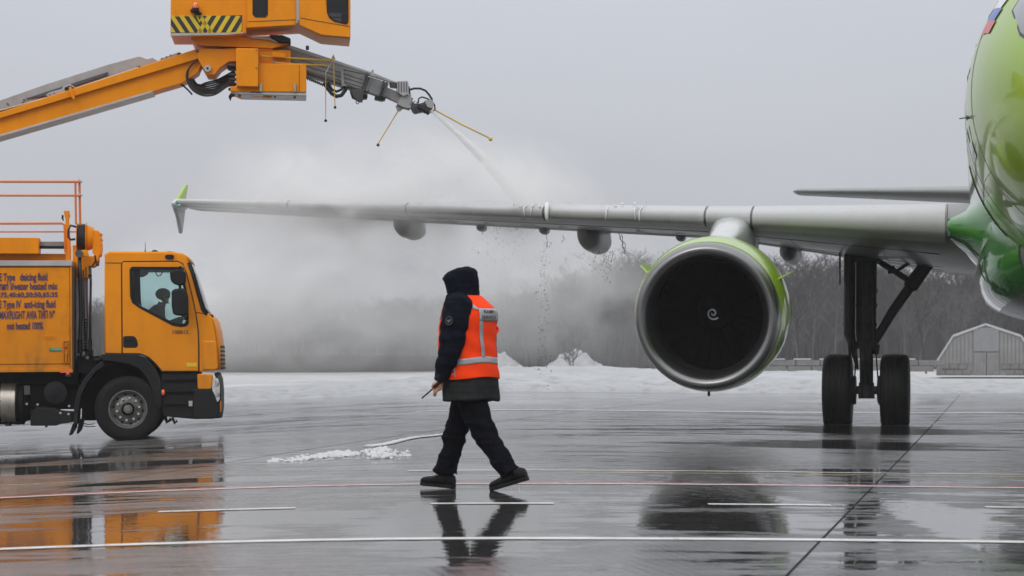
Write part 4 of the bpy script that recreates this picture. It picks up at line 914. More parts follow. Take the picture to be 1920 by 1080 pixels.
# hose reel between body and cab
MB().tube([(tx(143),.6,tz(442)),(tx(156),.6,tz(442))],.20,36).build('hose_coil',M['hose'],tk)
for k in range(6): MB().tube([(tx(144.5+2*k),.6+.205*math.cos(t/28*2*pi),tz(442)+.21*math.sin(t/28*2*pi)) for t in range(28)],.011,6,closed=True).build('hose_turn',M['hose'],tk)
for px in (140.5,157.5): MB().tube([(tx(px),.6,tz(442)),(tx(px+1.2),.6,tz(442))],.235,36).build('reel_flange',M['orange'],tk)
MB().lathe([(0,.19),(.03,.20),(.10,.17),(.13,.13),(.14,.05)],(tx(158.5),.6,tz(443)),'x',32).build('reel_drum',M['orange'],tk)
MB().prism(T(rpoly([(173,429),(182,429),(186,438),(188,462),(186,478),(176,479),(170,470)],3)),.45,.85).build('reel_motor',M['orange'],tk,bevel=.015)
for z in (436,446,456,466): MB().bb(tx(184),tx(188.3),.44,.8,tz(z+1),tz(z-1)).build('motor_rib',M['orange'],tk,bevel=.004)
MB().tube([(tx(142),.3,tz(424)),(tx(131),.3,tz(421)),(tx(127),.3,tz(430)),(tx(127),.3,tz(443)),(tx(131),.3,tz(448)),(tx(140),.3,tz(447))],.018,8).build('hose_loop',M['hose'],tk,smooth=180)
MB().prism(T([(133,457),(142,457),(144,518),(139,520),(133,500)]),.5,.9).prism(T([(143,480),(163,476),(165,520),(143,520)]),.4,.7).prism(T([(160,478),(183,478),(182,494),(172,500),(162,497)]),.4,.7).build('reel_bracket',M['orange'],tk,bevel=.01)
MB().prism(T(rpoly([(143,469),(163,467),(166,479),(150,482),(143,477)],3)),.2,.3).build('pivot_plate',M['orange'],tk,bevel=.008)
MB().cyl((tx(148),.15,tz(475)),(tx(148),.25,tz(475)),.06,None,20).build('pivot_pin',M['greydark'],tk)
MB().tube([(tx(176),.4,tz(477)),(tx(177),.4,tz(488)),(tx(172),.4,tz(495)),(tx(169),.4,tz(500))],.014,6).bb(tx(177),tx(182.5),.4,.5,tz(497),tz(487)).build('reel_hose',M['hose'],tk)
for pts,r in (([(148,476),(149,520),(151,590),(149,640),(149,662)],.030),([(168,497),(169,530),(168,600),(168,655)],.020),([(155,505),(156,560),(158,640)],.012),([(160,500),(163,600),(160,660)],.009)):
    MB().tube([(a,.25,b) for a,b in T(pts)],r,8).build('hydraulic_hose',M['hose'],tk,smooth=180)
MB().bb(tx(139.5),tx(162),.5,.62,tz(676),tz(518)).build('grey_panel',M['silver'],tk,bevel=.006)
MB().bb(tx(137),tx(139.5),.05,.9,tz(690),tz(500)).build('body_end_frame',M['greydark'],tk)
for k in range(14): MB().bb(tx(155.5),tx(162),.3,.36,tz(598+5*k+2.2),tz(598+5*k-.2)).build('ladder_tread',M['black'],tk)
MB().cyl((tx(149),.24,tz(662)),(tx(149),.24,tz(636)),.04).cyl((tx(168),.25,tz(662)),(tx(168),.25,tz(635)),.028).sph((tx(168),.25,tz(516)),.03).build('hose_fitting',M['black'],tk)
MB().bb(tx(142),tx(182),.4,1.6,tz(700),tz(667)).bb(tx(150),tx(170),.3,.8,tz(670),tz(655)).bb(tx(172),tx(183),.3,.5,tz(674),tz(668)).cyl((tx(176),.28,tz(676)),(tx(190),.28,tz(672)),.03).build('valve_block',M['black'],tk,bevel=.015)
for px,pz,r_ in ((163,672,.04),(155,664,.05),(188,674,.02),(182,676,.02)): MB().sph((tx(px),.3,tz(pz)),r_,10,6).build('valve_knob',M['rim'],tk)
# ---------------------------------------------------------------- driver
def ellring(c,rx,ry,n=24,e=1.0,rot=0):
    o=[]
    for k in range(n):
        t=2*pi*k/n; x=rx*math.copysign(abs(math.cos(t))**e,math.cos(t)); y=ry*math.copysign(abs(math.sin(t))**e,math.sin(t))
        o.append(Vector(c)+Vector((x*math.cos(rot)-y*math.sin(rot),x*math.sin(rot)+y*math.cos(rot),0)))
    return o
def head_mesh(mb,c,s,fx=1):   # c = centre of the skull, s = head height, facing +x*fx
    c=Vector(c); prof=[(-.50,.10,.10,.16),(-.47,.14,.17,.14),(-.40,.16,.215,.11),(-.30,.175,.26,.07),(-.18,.20,.29,.05),(-.05,.215,.31,.02),(.08,.225,.33,0),(.2,.23,.335,-.02),(.32,.21,.31,-.03),(.42,.15,.23,-.04),(.48,.08,.12,-.04),(.5,.02,.03,-.04)]
    mb.rings([[c+Vector((fx*(o*s)+p_*s*1.3*math.cos(2*pi*k/20)*1.0,q*s*.95*math.sin(2*pi*k/20),z*s)) for k in range(20)] for z,p_,q,o in [(a,b_*1.0,c_*1.0*.95,d) for a,b_,c_,d in prof]])
    X=lambda x,y,z:c+Vector((fx*x*s,y*s,z*s))
    mb.tube([X(.27,0,.10),X(.33,0,.0),X(.385,0,-.07),X(.31,0,-.12)],[.03*s,.045*s,.06*s,.03*s],8)   # nose
    mb.tube([X(.27,-.09,-.22),X(.315,0,-.215),X(.27,.09,-.22)],[.015*s,.03*s,.015*s],8)             # lips
    mb.sph(X(.23,0,-.40),(.09*s,.10*s,.07*s))                                                       # chin
    mb.tube([X(.24,-.16,.13),X(.285,-.07,.14),X(.29,.07,.14),X(.24,.16,.13)],.03*s,8)                  # brow
    for sg in (1,-1): mb.sph(X(-.02,sg*.315,-.03),(.06*s,.03*s,.10*s),10,6); mb.sph(X(.262,sg*.12,.055),(.03*s,.045*s,.03*s),8,6)
def driver():
    root=empty('person',(0,0,0)); root.matrix_world=Matrix.Translation(Vector((tk.location)))@Matrix.Rotation(R(6.3),4,'Z')
    y=1.9; mb=MB(); head_mesh(mb,(tx(299),y,tz(549)),.245)
    mb.tube([(tx(296),y,tz(562)),(tx(291),y,tz(574))],[.065,.075],12)
    mb.tube([(tx(333),y-.16,tz(593)),(tx(338),y-.16,tz(592))],.035,8)
    for k in range(5): mb.tube([(tx(334),y-.18+.02*k,tz(594)),(tx(340),y-.19+.02*k,tz(593)),(tx(341),y-.19+.02*k,tz(597))],.009,6)
    o=mb.build('body',M['skin_dark'],root); remesh(o,.008,2,.5); o.data.materials.clear(); o.data.materials.append(M['skin_dark'])
    mb=MB(); mb.tube([(tx(292),y,tz(568)),(tx(289),y,tz(576)),(tx(283),y,tz(585)),(tx(278),y,tz(600)),(tx(276),y,tz(630))],[(.09,.08),(.20,.12),(.24,.15),(.24,.17),(.24,.17)],16,side=(0,1,0))
    for sg in (-1,1): mb.tube([(tx(288),y+sg*.2,tz(579)),(tx(297),y+sg*.24,tz(603)),(tx(312),y+sg*.2,tz(604)),(tx(333),y+sg*.16,tz(594))],[.085,.075,.06,.045],12)
    o=mb.build('jacket',M['inner'],root); remesh(o,.012,3,.5); o.data.materials.clear(); o.data.materials.append(M['inner'])
    mb=MB(); c=Vector((tx(297),y,tz(545))); mb.sph(c,(.125,.09,.10),16,10); mb.build('hair',M['hair'],root)
    tag(root,'driver in dark clothes leaning forward behind the side window of the truck cab','person')
driver()
# ---------------------------------------------------------------- deicing boom with operator cabin
BY=38.7; BS=F/BY
bo=P(480,100,BY); bm_=empty('deicing_boom',bo,R(5)); tag(bm_,'orange and grey spray boom with operator cabin above the truck','boom')
bx=lambda px:(px-480)/BS
bz=lambda py:(100-py)/BS
B=lambda pts:[(bx(a),bz(b)) for a,b in pts]
def bp(name,pts,y0,y1,m,bev=.012,par=bm_,rr=0,label=None): return MB().prism(B(rpoly(pts,rr) if rr else pts),y0,y1).build(name,M[m],par,bevel=bev,label=label)
def bt(name,pts,r,m,par=bm_,y=0,n=8,**k): return MB().tube([(bx(p[0]),p[2] if len(p)>2 else y,bz(p[1])) for p in pts],r,n,**k).build(name,M[m],par,smooth=60)
# main orange arm, continuing beyond the frame down to its turret
arm=MB().prism(B([(-520,372),(-520,424),(0,265),(345,160),(373,140),(385,112),(372,97),(0,222)]),-.22,.30).build('boom_arm',M['orange'],bm_,bevel=.01)
MB().prism(B([(-520,372),(-520,387),(0,233),(385,112),(372,97),(0,222)]),-.30,-.22).build('arm_flange',M['orange'],bm_,bevel=.008)
MB().prism(B([(-520,420),(-520,426),(0,267),(290,179),(290,175)]),-.28,.36).build('arm_lower_plate',M['silver'],bm_,bevel=.005)
MB().prism(B([(-560,370),(-560,500),(-480,500),(-480,370)]),-.5,.5).build('turret',M['orange'],bm_,bevel=.03)
# grey cable trough on top
MB().prism(B([(-520,345),(-520,368),(0,215),(75,192),(80,190),(80,186),(292,127),(300,118),(288,111),(278,114),(268,110),(262,109),(205,125),(90,163),(0,196)]),-.05,.25).build('cable_trough',M['grey'],bm_,bevel=.006)
MB().prism(B([(90,185),(205,145),(207,141),(205,139),(90,178),(55,190)]),-.09,-.05).build('trough_slot',M['greydark'],bm_,bevel=.004)
bp('trough_end',[(303,113),(338,100),(345,106),(318,117),(297,121)],-.08,.2,'grey',.006); bt('bolt',[(338,106,-.1),(338,106,-.06)],.035,'black')
bp('trough_bracket',[(92,183),(100,178),(118,173),(131,167),(137,172),(133,178),(98,187)],-.12,-.05,'grey',.005)
bt('bolt',[(131,172,-.14),(131,172,-.1)],.035,'black'); bt('pipe',[(0,215,-.1),(118,181,-.1),(125,168,-.1),(137,164,-.1),(147,170,-.1),(205,150,-.1),(262,130,-.1)],.010,'silver')
bp('arm_hook',[(137,172),(141,170),(149,192),(146,195),(142,190)],-.36,-.30,'orange',.008)
for px,py in ((22,200),(52,192),(260,129),(264,128),(50,197)): bt('small_bolt',[(px,py,-.1),(px,py,-.05)],.014,'greydark')
for px,py in ((100,183),(108,180),(306,113),(314,110),(322,107)): bt('small_bolt',[(px,py,-.14),(px,py,-.08)],.010,'greydark')
bt('bolt',[(373,102,-.34),(373,102,-.3)],.03,'greydark')
# knuckle
bp('knuckle_plate',[(372,97),(392,97),(445,98),(445,120),(431,121),(415,132),(404,146),(390,146),(382,132),(371,112)],-.34,.35,'orange')
MB().lathe([(-.40,.05),(-.40,.055),(-.36,.058),(-.34,.058)],(bx(391.5),0,bz(134.5)),'y',24).build('pivot_washer',M['silver'],bm_); MB().lathe([(-.42,.016),(-.39,.02)],(bx(391.5),0,bz(134.5)),'y',12).build('pivot_centre',M['gear'],bm_)
bp('neck_block',[(443,97),(545,97),(545,124),(443,126)],-.28,.3,'orange'); bp('neck_plate',[(420,96),(512,94),(512,99),(420,101)],-.3,.35,'orange',.006)
bp('valve_box',[(444.5,99),(485.5,99.5),(486,171),(445,170)],-.60,-.2,'orange',.015); bp('lower_box',[(486,125),(574,126),(574,178),(434,178),(434,168),(486,170)],-.46,.35,'orange',.012)
bp('lower_box_base',[(438,177),(574,178),(574,184.5),(452,183)],-.44,.33,'silver',.008)
for px in (490,552.5): bp('latch',[(px-2.5,163),(px+2.5,163),(px+2.5,178),(px-2.5,178)],-.50,-.45,'steel',.004)
for a,b,m in ((446,453,'orange'),(493,510,'orange'),(514,517,'black'),(550,554,'black')): bp('underside_bracket',[(a,183),(b,183),(b,186),(a,186)],-.3,-.15,m,.004)
bp('tool_hook',[(434,180),(444,183),(436,188),(434,195),(431,190),(430,186)],-.4,-.36,'black',.003); bt('pipe',[(466,180,-.42),(478,178,-.45),(500,181,-.42)],.008,'black'); bt('pipe',[(473,185,-.4),(493,187,-.4),(502,184,-.4)],.006,'rail')
bt('box_seam',[(561,128,-.463),(561,177,-.463)],.004,'seam'); bt('small_bolt',[(482,136,-.62),(482,136,-.59)],.012,'greydark'); bt('small_bolt',[(482,103,-.62),(482,103,-.59)],.010,'greydark')
bt('hydraulic_rod',[(486,120,-.25),(516,120,-.25)],.028,'black'); bt('rod_collar',[(511,120,-.25),(516,120,-.25)],.04,'silver')
bt('yellow_pipe',[(490,111,-.4),(534,113,-.38),(616,115,-.2),(622,117,-.2)],.016,'yellow'); bt('yellow_pipe',[(516,123,-.4),(560,125,-.38),(612,124,-.2),(618,127,-.2)],.014,'yellow')
bp('pipe_bracket',[(511,103),(536,106),(536,114),(510,112)],-.42,-.3,'orange',.006)
# hose loops under the knuckle
random.seed(3)
for k in range(8):
    d=k*4.6; y=-.30+.07*k
    pts=[(374-k,116+k),(362-k*.5,126),(351+k*1.3,141),(353+k*1.9,160-k*.6),(365+k*1.6,177-d*.55),(385,186-d*1.0),(406,183-d*1.05),(420,172-d*.95),(430,164-d*.9),(441,166-d*1.15)]
    m=MB(); pp=[]
    for i in range(len(pts)-1):
        for q in range(4): t=q/4; pp.append((pts[i][0]*(1-t)+pts[i+1][0]*t,pts[i][1]*(1-t)+pts[i+1][1]*t))
    pp.append(pts[-1])
    for _ in range(4): pp=[pp[0]]+[((pp[i-1][0]+2*pp[i][0]+pp[i+1][0])/4,(pp[i-1][1]+2*pp[i][1]+pp[i+1][1])/4) for i in range(1,len(pp)-1)]+[pp[-1]]
    m.tube([(bx(a),y+.03*math.sin(i*.2+k),bz(b)) for i,(a,b) in enumerate(pp)],.015,8); m.build('hydraulic_hose',M['hose'],bm_,smooth=180)
for k in range(4): 
    pts=[(290,168+k),(305,169.5-k*.8),(322,165-k*1.5),(340,158-k*2),(352,150-k*2)]
    bt('hydraulic_hose',[(a,b,.0+.05*k) for a,b in pts],.02,'hose')
bt('hydraulic_hose',[(335,159,-.1),(345,163,-.1),(355,172,-.1),(362,180,-.1)],.014,'hose')
for k in range(5): bt('hose_fitting',[(431,133+9*k,-.2+.03*k),(444,134+9*k,-.2)],.028,'greydark')
bp('hose_guide',[(427,127),(444,127),(444,131),(427,131)],-.3,.1,'black',.004)
# slewing base and counterweight box with hazard stripes
MB().prism(B(rpoly([(360,77),(530,72),(545,86),(512,95),(385,92),(368,88),(362,82)],4)),-.35,.75).build('slewing_plate',M['orange'],bm_,bevel=.02)
MB().cyl((bx(455),.2,bz(98)),(bx(455),.2,bz(90)),.33,.33,32).build('slewing_ring',M['greydark'],bm_)
MB().prism(B([(505,72),(512,80),(525,86),(545,87),(545,78),(530,72)]),-.45,-.1).build('cable_cover',M['black'],bm_,bevel=.02)
bt('pipe',[(462,72,-.4),(475,77,-.4),(505,79,-.4),(520,84,-.4)],.014,'silver'); bt('pipe',[(400,91,-.3),(420,94,-.3),(445,93,-.3),(470,95,-.3)],.012,'hose')
cwb=MB().prism(B([(325,9),(428,5),(464,8),(464,72),(430,77),(325,78)]),-.62,.5).build('counterweight_box',M['orange'],bm_,bevel=.012)
# hazard stripes: thin sheets on the box face, forward and backward slanting
def clip(poly,x0,x1):
    def cl(p,f):
        o=[]
        for i in range(len(p)):
            a,b=p[i-1],p[i]; fa,fb=f(a),f(b)
            if fa*fb<0: t=fa/(fa-fb); o.append((a[0]+(b[0]-a[0])*t,a[1]+(b[1]-a[1])*t))
            if fb>=0: o.append(b)
        return o
    p=cl(poly,lambda q:q[0]-x0); return cl(p,lambda q:x1-q[0]) if p else p
bp('hazard_panel',[(325.5,43.5),(456,39),(456,68),(430,71),(325.5,74)],-.628,-.62,'hazb',0)
def st(a,sl,w_=8.5):
    y0,y1=40.5,72.5; p=[(a,y0),(a+w_,y0),(a+w_+sl,y1),(a+sl,y1)]; p=clip(p,326,455.5)
    if len(p)>2: bp('hazard_stripe',p,-.634,-.628,'hazy',0)
for k in range(5): st(305+17.3*k,21)
for k in range(5): st(392+17.5*k,-21+2)
bp('warning_triangle',[(370,40),(386,40),(378,54)],-.640,-.634,'hazy',0); bp('warning_mark',[(375,43),(381,43),(378,49)],-.645,-.640,'hazb',0)
bp('box_skirt',[(325,74),(430,72),(458,70),(458,73),(430,76),(325,79)],-.63,-.55,'silver',.004)
MB().lathe([(-.03,.05),(.0,.055),(.04,.055)],(bx(371),-.70,bz(32)),'z',20).bb(bx(362),bx(378),-.74,-.64,bz(36),bz(31)).bb(bx(369),bx(382),-.7,-.62,bz(40),bz(36)).build('beacon_base',M['black'],bm_,bevel=.006)
MB().lathe([(0,.055),(.03,.055),(.07,.045),(.09,.02)],(bx(371),-.70,bz(29)),'z',20).build('beacon_lens',M['beacon'],bm_)
bt('grab_rail',[(336,9,-.5),(338,4,-.5),(348,1,-.5),(352,6,-.5)],.014,'black'); bt('grab_rail',[(386,5,-.5),(389,-2,-.5)],.02,'black'); MB().bb(bx(400),bx(455),-.4,.4,bz(7),bz(-6)).build('top_unit',M['grey'],bm_,bevel=.01)
bp('beacon_base',[(384,0),(392,0),(392,6),(384,6)],-.4,-.3,'black',.004)
# operator cabin
cb=empty('operator_cabin',(0,0,0)); cb.parent=bm_
W1=[(475,-60),(503,-60),(503,38),(499,43.5),(480,43.5),(475.5,38)]
MB().plate(B([(465,-90),(557,-90),(557,57),(465,63)]),[B(W1)],-.68,-.62).build('side_wall',M['orange'],cb,bevel=.008)
MB().plate(B(W1),[],-.655,-.645).build('window',M['glassdark'],cb); 
MB().plate(B(W1),[B([(477,-60),(501,-60),(501,37),(498,41.5),(481,41.5),(477.5,37)])],-.69,-.64).build('window_rubber',M['black'],cb)
W2=[(608,-60),(650.5,-60),(651,48),(649,55),(645,55.5),(625,51),(616,44),(612,34)]
MB().plate(B([(561,-90),(655,-90),(655,80),(602,76),(561,58)]),[B(W2)],-.76,-.70).build('side_wall',M['orange'],cb,bevel=.008)
MB().plate(B(W2),[],-.735,-.727).build('window',M['glassdark'],cb)
MB().plate(B(W2),[B([(610,-60),(649,-60),(649.3,47),(647.5,53),(645,53.5),(626,49),(618,43),(614,33)])],-.775,-.72).build('window_rubber',M['black'],cb)
MB().bb(bx(555.5),bx(561.5),-.73,-.62,bz(57),bz(-90)).build('corner_post',M['silver'],cb,bevel=.006)
bt('post_foot',[(557,55,-.75),(557,49,-.75)],.03,'steel',cb)
MB().prism(B([(465,63),(465,56),(561,50),(602,70),(655,74),(655,80),(602,76),(561,57)]),-.62,.35).build('cabin_floor',M['orange'],cb)
MB().plate(B([(465,-90),(655,-90),(655,80),(602,76),(561,57),(465,63)]),[B([(608,-60),(650,-60),(650,50),(612,34)])],.30,.35).build('side_wall',M['orange'],cb)
MB().bb(bx(463),bx(466),-.62,.32,bz(62),bz(-90)).build('back_wall',M['orange'],cb); 
MB().bb(bx(652),bx(655),-.70,-.62,bz(78),bz(-90)).bb(bx(652),bx(655),.22,.3,bz(78),bz(-90)).bb(bx(652),bx(655),-.62,.22,bz(78),bz(56)).build('front_wall',M['orange'],cb)
MB().bb(bx(465),bx(655),-.7,.35,bz(-90),bz(-94)).build('cabin_roof',M['orange'],cb)
MB().bb(bx(500),bx(590),-.3,.2,bz(52),bz(30)).bb(bx(580),bx(600),-.4,.25,bz(60),bz(-40)).build('operator_seat',M['inner'],cb,bevel=.04)
for z in (26,35.5,45): MB().tube([(bx(609),.28,bz(z)),(bx(640),.28,bz(z))],.012,6).build('window_bar',M['black'],cb)
MB().bb(bx(640),bx(651),.2,.29,bz(56),bz(-60)).build('window_pillar',M['inner'],cb); MB().bb(bx(605),bx(651),-.5,.28,bz(18),bz(-70)).build('sun_blind',M['inner'],cb)
bt('cabin_seam',[(563,45,-.765),(604,52,-.765),(654,60,-.765)],.004,'seam',cb); bt('cabin_seam',[(466,52,-.685),(555,47,-.685)],.004,'seam',cb)
# telescopic grey arm going right and away
def seg(name,a,b,y0,y1,h0,h1,w_,m='grey'):
    # box beam between two centre points in the frame plane; y varies with depth
    a=Vector((bx(a[0]),y0,bz(a[1]))); b=Vector((bx(b[0]),y1,bz(b[1]))); d=(b-a).normalized(); up=Vector((-d.z,0,d.x)).normalized(); sd_=d.cross(up)*w_/2; rs=[]
    for p,h in ((a,h0),(b,h1)): u=up*h/2/BS; rs.append([p+u+sd_,p+u-sd_,p-u-sd_,p-u+sd_])
    return MB().rings(rs).build(name,M[m],bm_,bevel=.008,smooth=0)
seg('telescopic_arm',(520,98),(692,151),.15,.3,36,34,.34); seg('telescopic_arm',(680,149),(724,164),.3,.34,30,29,.28); seg('telescopic_arm',(715,163),(772,186),.33,.4,17,20,.2)
seg('arm_rail',(530,84),(695,133),.02,.18,7,5,.12,'silver'); seg('arm_rail',(690,131),(756,155),.2,.3,6,5,.10,'silver')
seg('arm_wear_plate',(540,124),(690,168),.2,.32,9,7,.36,'greydark')
for px,py,h in ((683,150,37),(688,151.5,37),(722,163,31),(716,161,32)): seg('arm_collar',(px-1.3,py-.4),(px+1.3,py+.4),.28,.28,h,h,.40,'greydark')
bp('collar_shoe',[(704,178),(722,183),(716,184),(703,180)],.1,.4,'black',.004)
bp('collar_shoe',[(703,177),(724,179),(723,183),(716,184),(703,181)],.1,.4,'black',.004)
bp('lamp_bracket',[(573,86),(579,86),(579,93),(573,93)],-.1,.0,'greydark',.004)
bp('sensor_post',[(694,135),(697,129),(698.5,128),(700.5,128),(700.5,138),(704,143),(692,141)],.0,.05,'silver',.004)
bt('arm_pipe',[(640,128,.0),(690,138,.0),(716,147,.02)],.010,'greydark'); bt('arm_pipe',[(690,141,.0),(712,148,.0),(718,150,.0)],.012,'silver')
for k in range(3): bt('arm_seam',[(540,104+9*k,-.03),(680,146+7*k,.11)],.004,'seam')
bt('hydraulic_hose',[(608,152,.1),(614,163,.1),(622,173,.1),(631,178,.1),(640,176,.1),(646,168,.1),(650,160,.1)],.032,'hose'); bt('hydraulic_hose',[(615,152,.1),(622,165,.1),(631,169,.1),(640,165,.1),(645,157,.1)],.022,'hose')
bt('hydraulic_hose',[(650,160,.1),(656,162,.1),(658,172,.1),(661,181,.1),(667,183,.1)],.014,'hose')
bp('valve_unit',[(656,164),(682,166),(682,174),(688,174),(689,182),(680,183),(680,188),(672,187),(664,182),(660,176)],.05,.25,'greydark',.01); bp('valve_cap',[(681,173),(689,174),(689,181),(681,181)],.0,.25,'black',.012)
bt('valve_eye',[(669,186,.1),(667,190,.1),(671,192,.1),(674,188,.1)],.008,'greydark'); bp('arm_plate',[(638,130),(643,127),(645,156),(652,161),(640,160)],-.05,.0,'grey',.004)
# chain ladder under the arm
for k in range(9): bt('cable_link',[(574+4*k,140+1.7*k,.15),(577+4*k,147+1.6*k,.15)],.012,'black')
# head of the arm
bp('head_box',[(745,147),(765,146),(767,150),(767,172),(757,176),(745,168)],.15,.5,'silver',.008); bp('head_pin',[(731,148),(745,149),(745,158),(733,157)],.2,.45,'greydark',.008)
bp('head_yoke',[(755,172),(772,172),(774,193),(770,199),(757,196),(745,190)],.2,.5,'grey',.008)
for k in range(4): bt('box_seam',[(748+5*k,149,.14),(748.5+5*k,168,.14)],.006,'greydark')
bp('foot_bracket',[(743,192),(757,197),(752,202),(747,202)],.3,.4,'grey',.006)
bt('hydraulic_hose',[(768,162,.3),(778,159,.3),(790,159,.3),(800,163,.3),(807,171,.3),(812,179,.3),(811,184,.3)],.018,'hose')
bt('hydraulic_hose',[(786,187,.3),(787,178,.3),(793,175,.3),(803,178,.3),(812,183,.3),(817,190,.3),(818,198,.3),(812,204,.3),(806,203,.3)],.013,'hose')
bt('hydraulic_hose',[(768,155,.3),(770,170,.3),(772,182,.3),(778,190,.3),(785,192,.3)],.014,'hose'); bt('hydraulic_hose',[(795,190,.25),(799,183,.25),(806,182,.25),(811,186,.25)],.010,'hose'); bt('hydraulic_hose',[(776,190,.3),(779,183,.3),(784,185,.3),(783,192,.3)],.008,'hose')
bp('nozzle_body',[(768,188),(788,189),(800,185),(812,186),(814,196),(806,207),(797,203),(788,205),(779,207),(774,199)],.2,.45,'greydark',.012,rr=3)
bp('nozzle_valve',[(797,184),(810,182),(815,190),(811,199),(802,196)],.12,.3,'grey',.01,rr=2); bp('nozzle_plate',[(784,190),(800,195),(812,201),(806,208),(794,201),(783,197)],.1,.2,'gear',.006)
bt('spray_nozzle',[(800,199,.3),(807,207,.3)],[.05,.035],'black'); bt('nozzle_lug',[(775,198,.2),(779,206,.2)],.035,'greydark')
bt('nozzle_stub',[(795,203,.25),(799,207,.25)],.012,'greydark')
# feelers: hanging balls and rods
for x,y0,y1 in ((610,139,228),(624.5,107,203)):
    bt('feeler_line',[(x,y0,-.25),(x+1.3*(x>620),(y0+y1)/2,-.25),(x+3*(x>620),y1,-.25)],.007,'yellow',n=6); MB().sph((bx(x+3*(x>620)),-.25,bz(y1)),.024).build('feeler_ball',M['black'],bm_)
bt('feeler_clip',[(610,139,-.25),(616,127,-.22),(620,120,-.2)],.010,'silver'); bt('feeler_clip',[(622,112,-.2),(624,105,-.25),(627,112,-.2)],.012,'yellow')
bt('feeler_rod',[(747,203,.35),(709,267,.1)],.011,'yellow',n=6); MB().sph((bx(709),.1,bz(269)),.027).build('rod_tip',M['greydark'],bm_)
bt('feeler_rod',[(815,198,.3),(868,227,.25),(921,253,.2)],.013,'yellow',n=6); MB().sph((bx(923),.2,bz(255)),.035).build('rod_tip',M['hazy'],bm_)
# ---------------------------------------------------------------- walking ramp worker (facing -x, turned a little away)
MY=HC*F/(918-HY); MS=F/MY; TH=R(-20); ct,st_=math.cos(TH),math.sin(TH)
man=empty('person',((885-960)/MS,MY,0),TH); tag(man,'man in dark hooded jacket and orange reflective vest walking across the wet apron','person')
def mp_(px,py,y=0): return Vector((((px-885)/MS+st_*y)/ct,y,(918-py)/MS))
def tor(py):   # torso table: centre px, half thickness (m), half width (m)
    return cat_tab(TT,py)
TT=[(548,877,.08,.08),(554,877,.085,.098),(560,876,.115,.145),(568,877,.150,.195),(578,879,.182,.23),(592,879.5,.198,.243),(612,877,.204,.242),(635,875.5,.208,.238),(655,876,.212,.238),(675,877,.214,.242),(700,880,.212,.252),(725,882,.214,.262),(750,883,.214,.268)]
def surf(a,py,off=0):   # a: 0 = back, -90 = side towards the camera
    c,hx,hy=tor(py); e=.86; ca,sa=math.cos(a),math.sin(a)
    v=mp_(c,py,0); sh=.0
    x=v.x+(hx+off)*math.copysign(abs(ca)**e,ca); y=(hy+off)*math.copysign(abs(sa)**e,sa)
    return Vector((x,y,v.z))
def fold(c,f=9,a=.008): return a*fbm(c.x*f,c.y*f,c.z*f*.6,4)+a*.6*noise.noise(Vector((c.x*4,c.y*4,c.z*26)))
# body: one continuous figure
b=MB()
hd=mp_(866,535,0); head_mesh(b,hd,.24,-1)
b.tube([mp_(874,548),mp_(878,560)],[.07,.08],12)
b.rings([[surf(2*pi*k/24,py,-.05) for k in range(24)] for py in (560,575,600,640,680,720,745)])
SH=mp_(860,573,-.225); EL=mp_(846,655,-.29); WR=mp_(827,712,-.27)
b.tube([SH,EL,WR],[.06,.05,.032],12)
SH2=mp_(882,572,.235); EL2=mp_(865,655,.30); WR2=mp_(848,712,.27); b.tube([SH2,EL2,WR2],[.06,.05,.032],12)
LEGF=[mp_(868,742,.10),mp_(857,808,.11),mp_(838,885,.12),mp_(836,900,.12)]; LEGR=[mp_(888,742,-.09),mp_(909,812,-.10),mp_(956,882,-.11),mp_(964,890,-.11)]
for L_ in (LEGF,LEGR): b.tube(L_,[.085,.06,.04,.03],12)
b.sph(mp_(828,906,.12),(.05,.025,.015)); b.sph(mp_(950,902,-.11),(.04,.025,.015))
def hand(w,fwd,y):
    # palm below the wrist, four fingers curled round the radio, thumb off its side
    p=w+Vector((-.012,0,-.045)); b.sph(p,(.034,.020,.048),12,8); b.tube([w,p],[.030,.030],10)
    for i,(l,dz) in enumerate(((.036,.012),(.042,-.004),(.040,-.020),(.032,-.034))):
        q=p+Vector((-.012,-.010,-.028+dz+.012)); c1=q+Vector((-.022,-.012,-.012)); c2=c1+Vector((-.006,.012,-.020))*(l/.036); c3=c2+Vector((.016,.014,-.006)); b.tube([q,c1,c2,c3],[.0105,.0098,.009,.0078],8)
    t=p+Vector((-.010,-.014,.022)); b.tube([t,t+Vector((-.028,-.014,-.012)),t+Vector((-.040,-.008,-.034)),t+Vector((-.036,.0,-.048))],[.013,.0115,.010,.0085],8)
hand(WR,1,0); hand(WR2,1,0)
o=b.build('body',M['skin'],man); remesh(o,.0065,1,.4); o.data.materials.clear(); o.data.materials.append(M['skin'])
# jacket: torso and sleeves
j=MB(); pys=[550,554,558,563,570,580,592,606,620,636,652,668,684,698]
j.rings([[surf(2*pi*k/36,py) for k in range(36)] for py in pys])
j.tube([SH+Vector((0,.07,.035)),SH+Vector((0,.02,.0)),SH.lerp(EL,.33),SH.lerp(EL,.7),EL,EL.lerp(WR,.4),EL.lerp(WR,.8),WR.lerp(EL,-.02)],[(.095,.10),(.112,.122),(.116,.120),(.105,.110),(.098,.10),(.085,.085),(.070,.064),(.056,.052)],18,side=(0,1,0))
j.tube([SH2+Vector((0,-.07,.035)),SH2,SH2.lerp(EL2,.4),EL2,EL2.lerp(WR2,.5),WR2],[(.085,.075),(.098,.09),(.10,.09),(.09,.078),(.075,.065),(.055,.05)],16,side=(0,1,0))
def jf(c): return fold(c,10,.012)+.003*math.sin(c.z*58+c.x*10+4*fbm(c.x*4,c.y*4,c.z*3,2))*(1 if c.y<-.16 else .2)
o=j.build('jacket',M['navy'],man); remesh(o,.008,2,.5,jf); o.data.materials.clear(); o.data.materials.append(M['navy'])
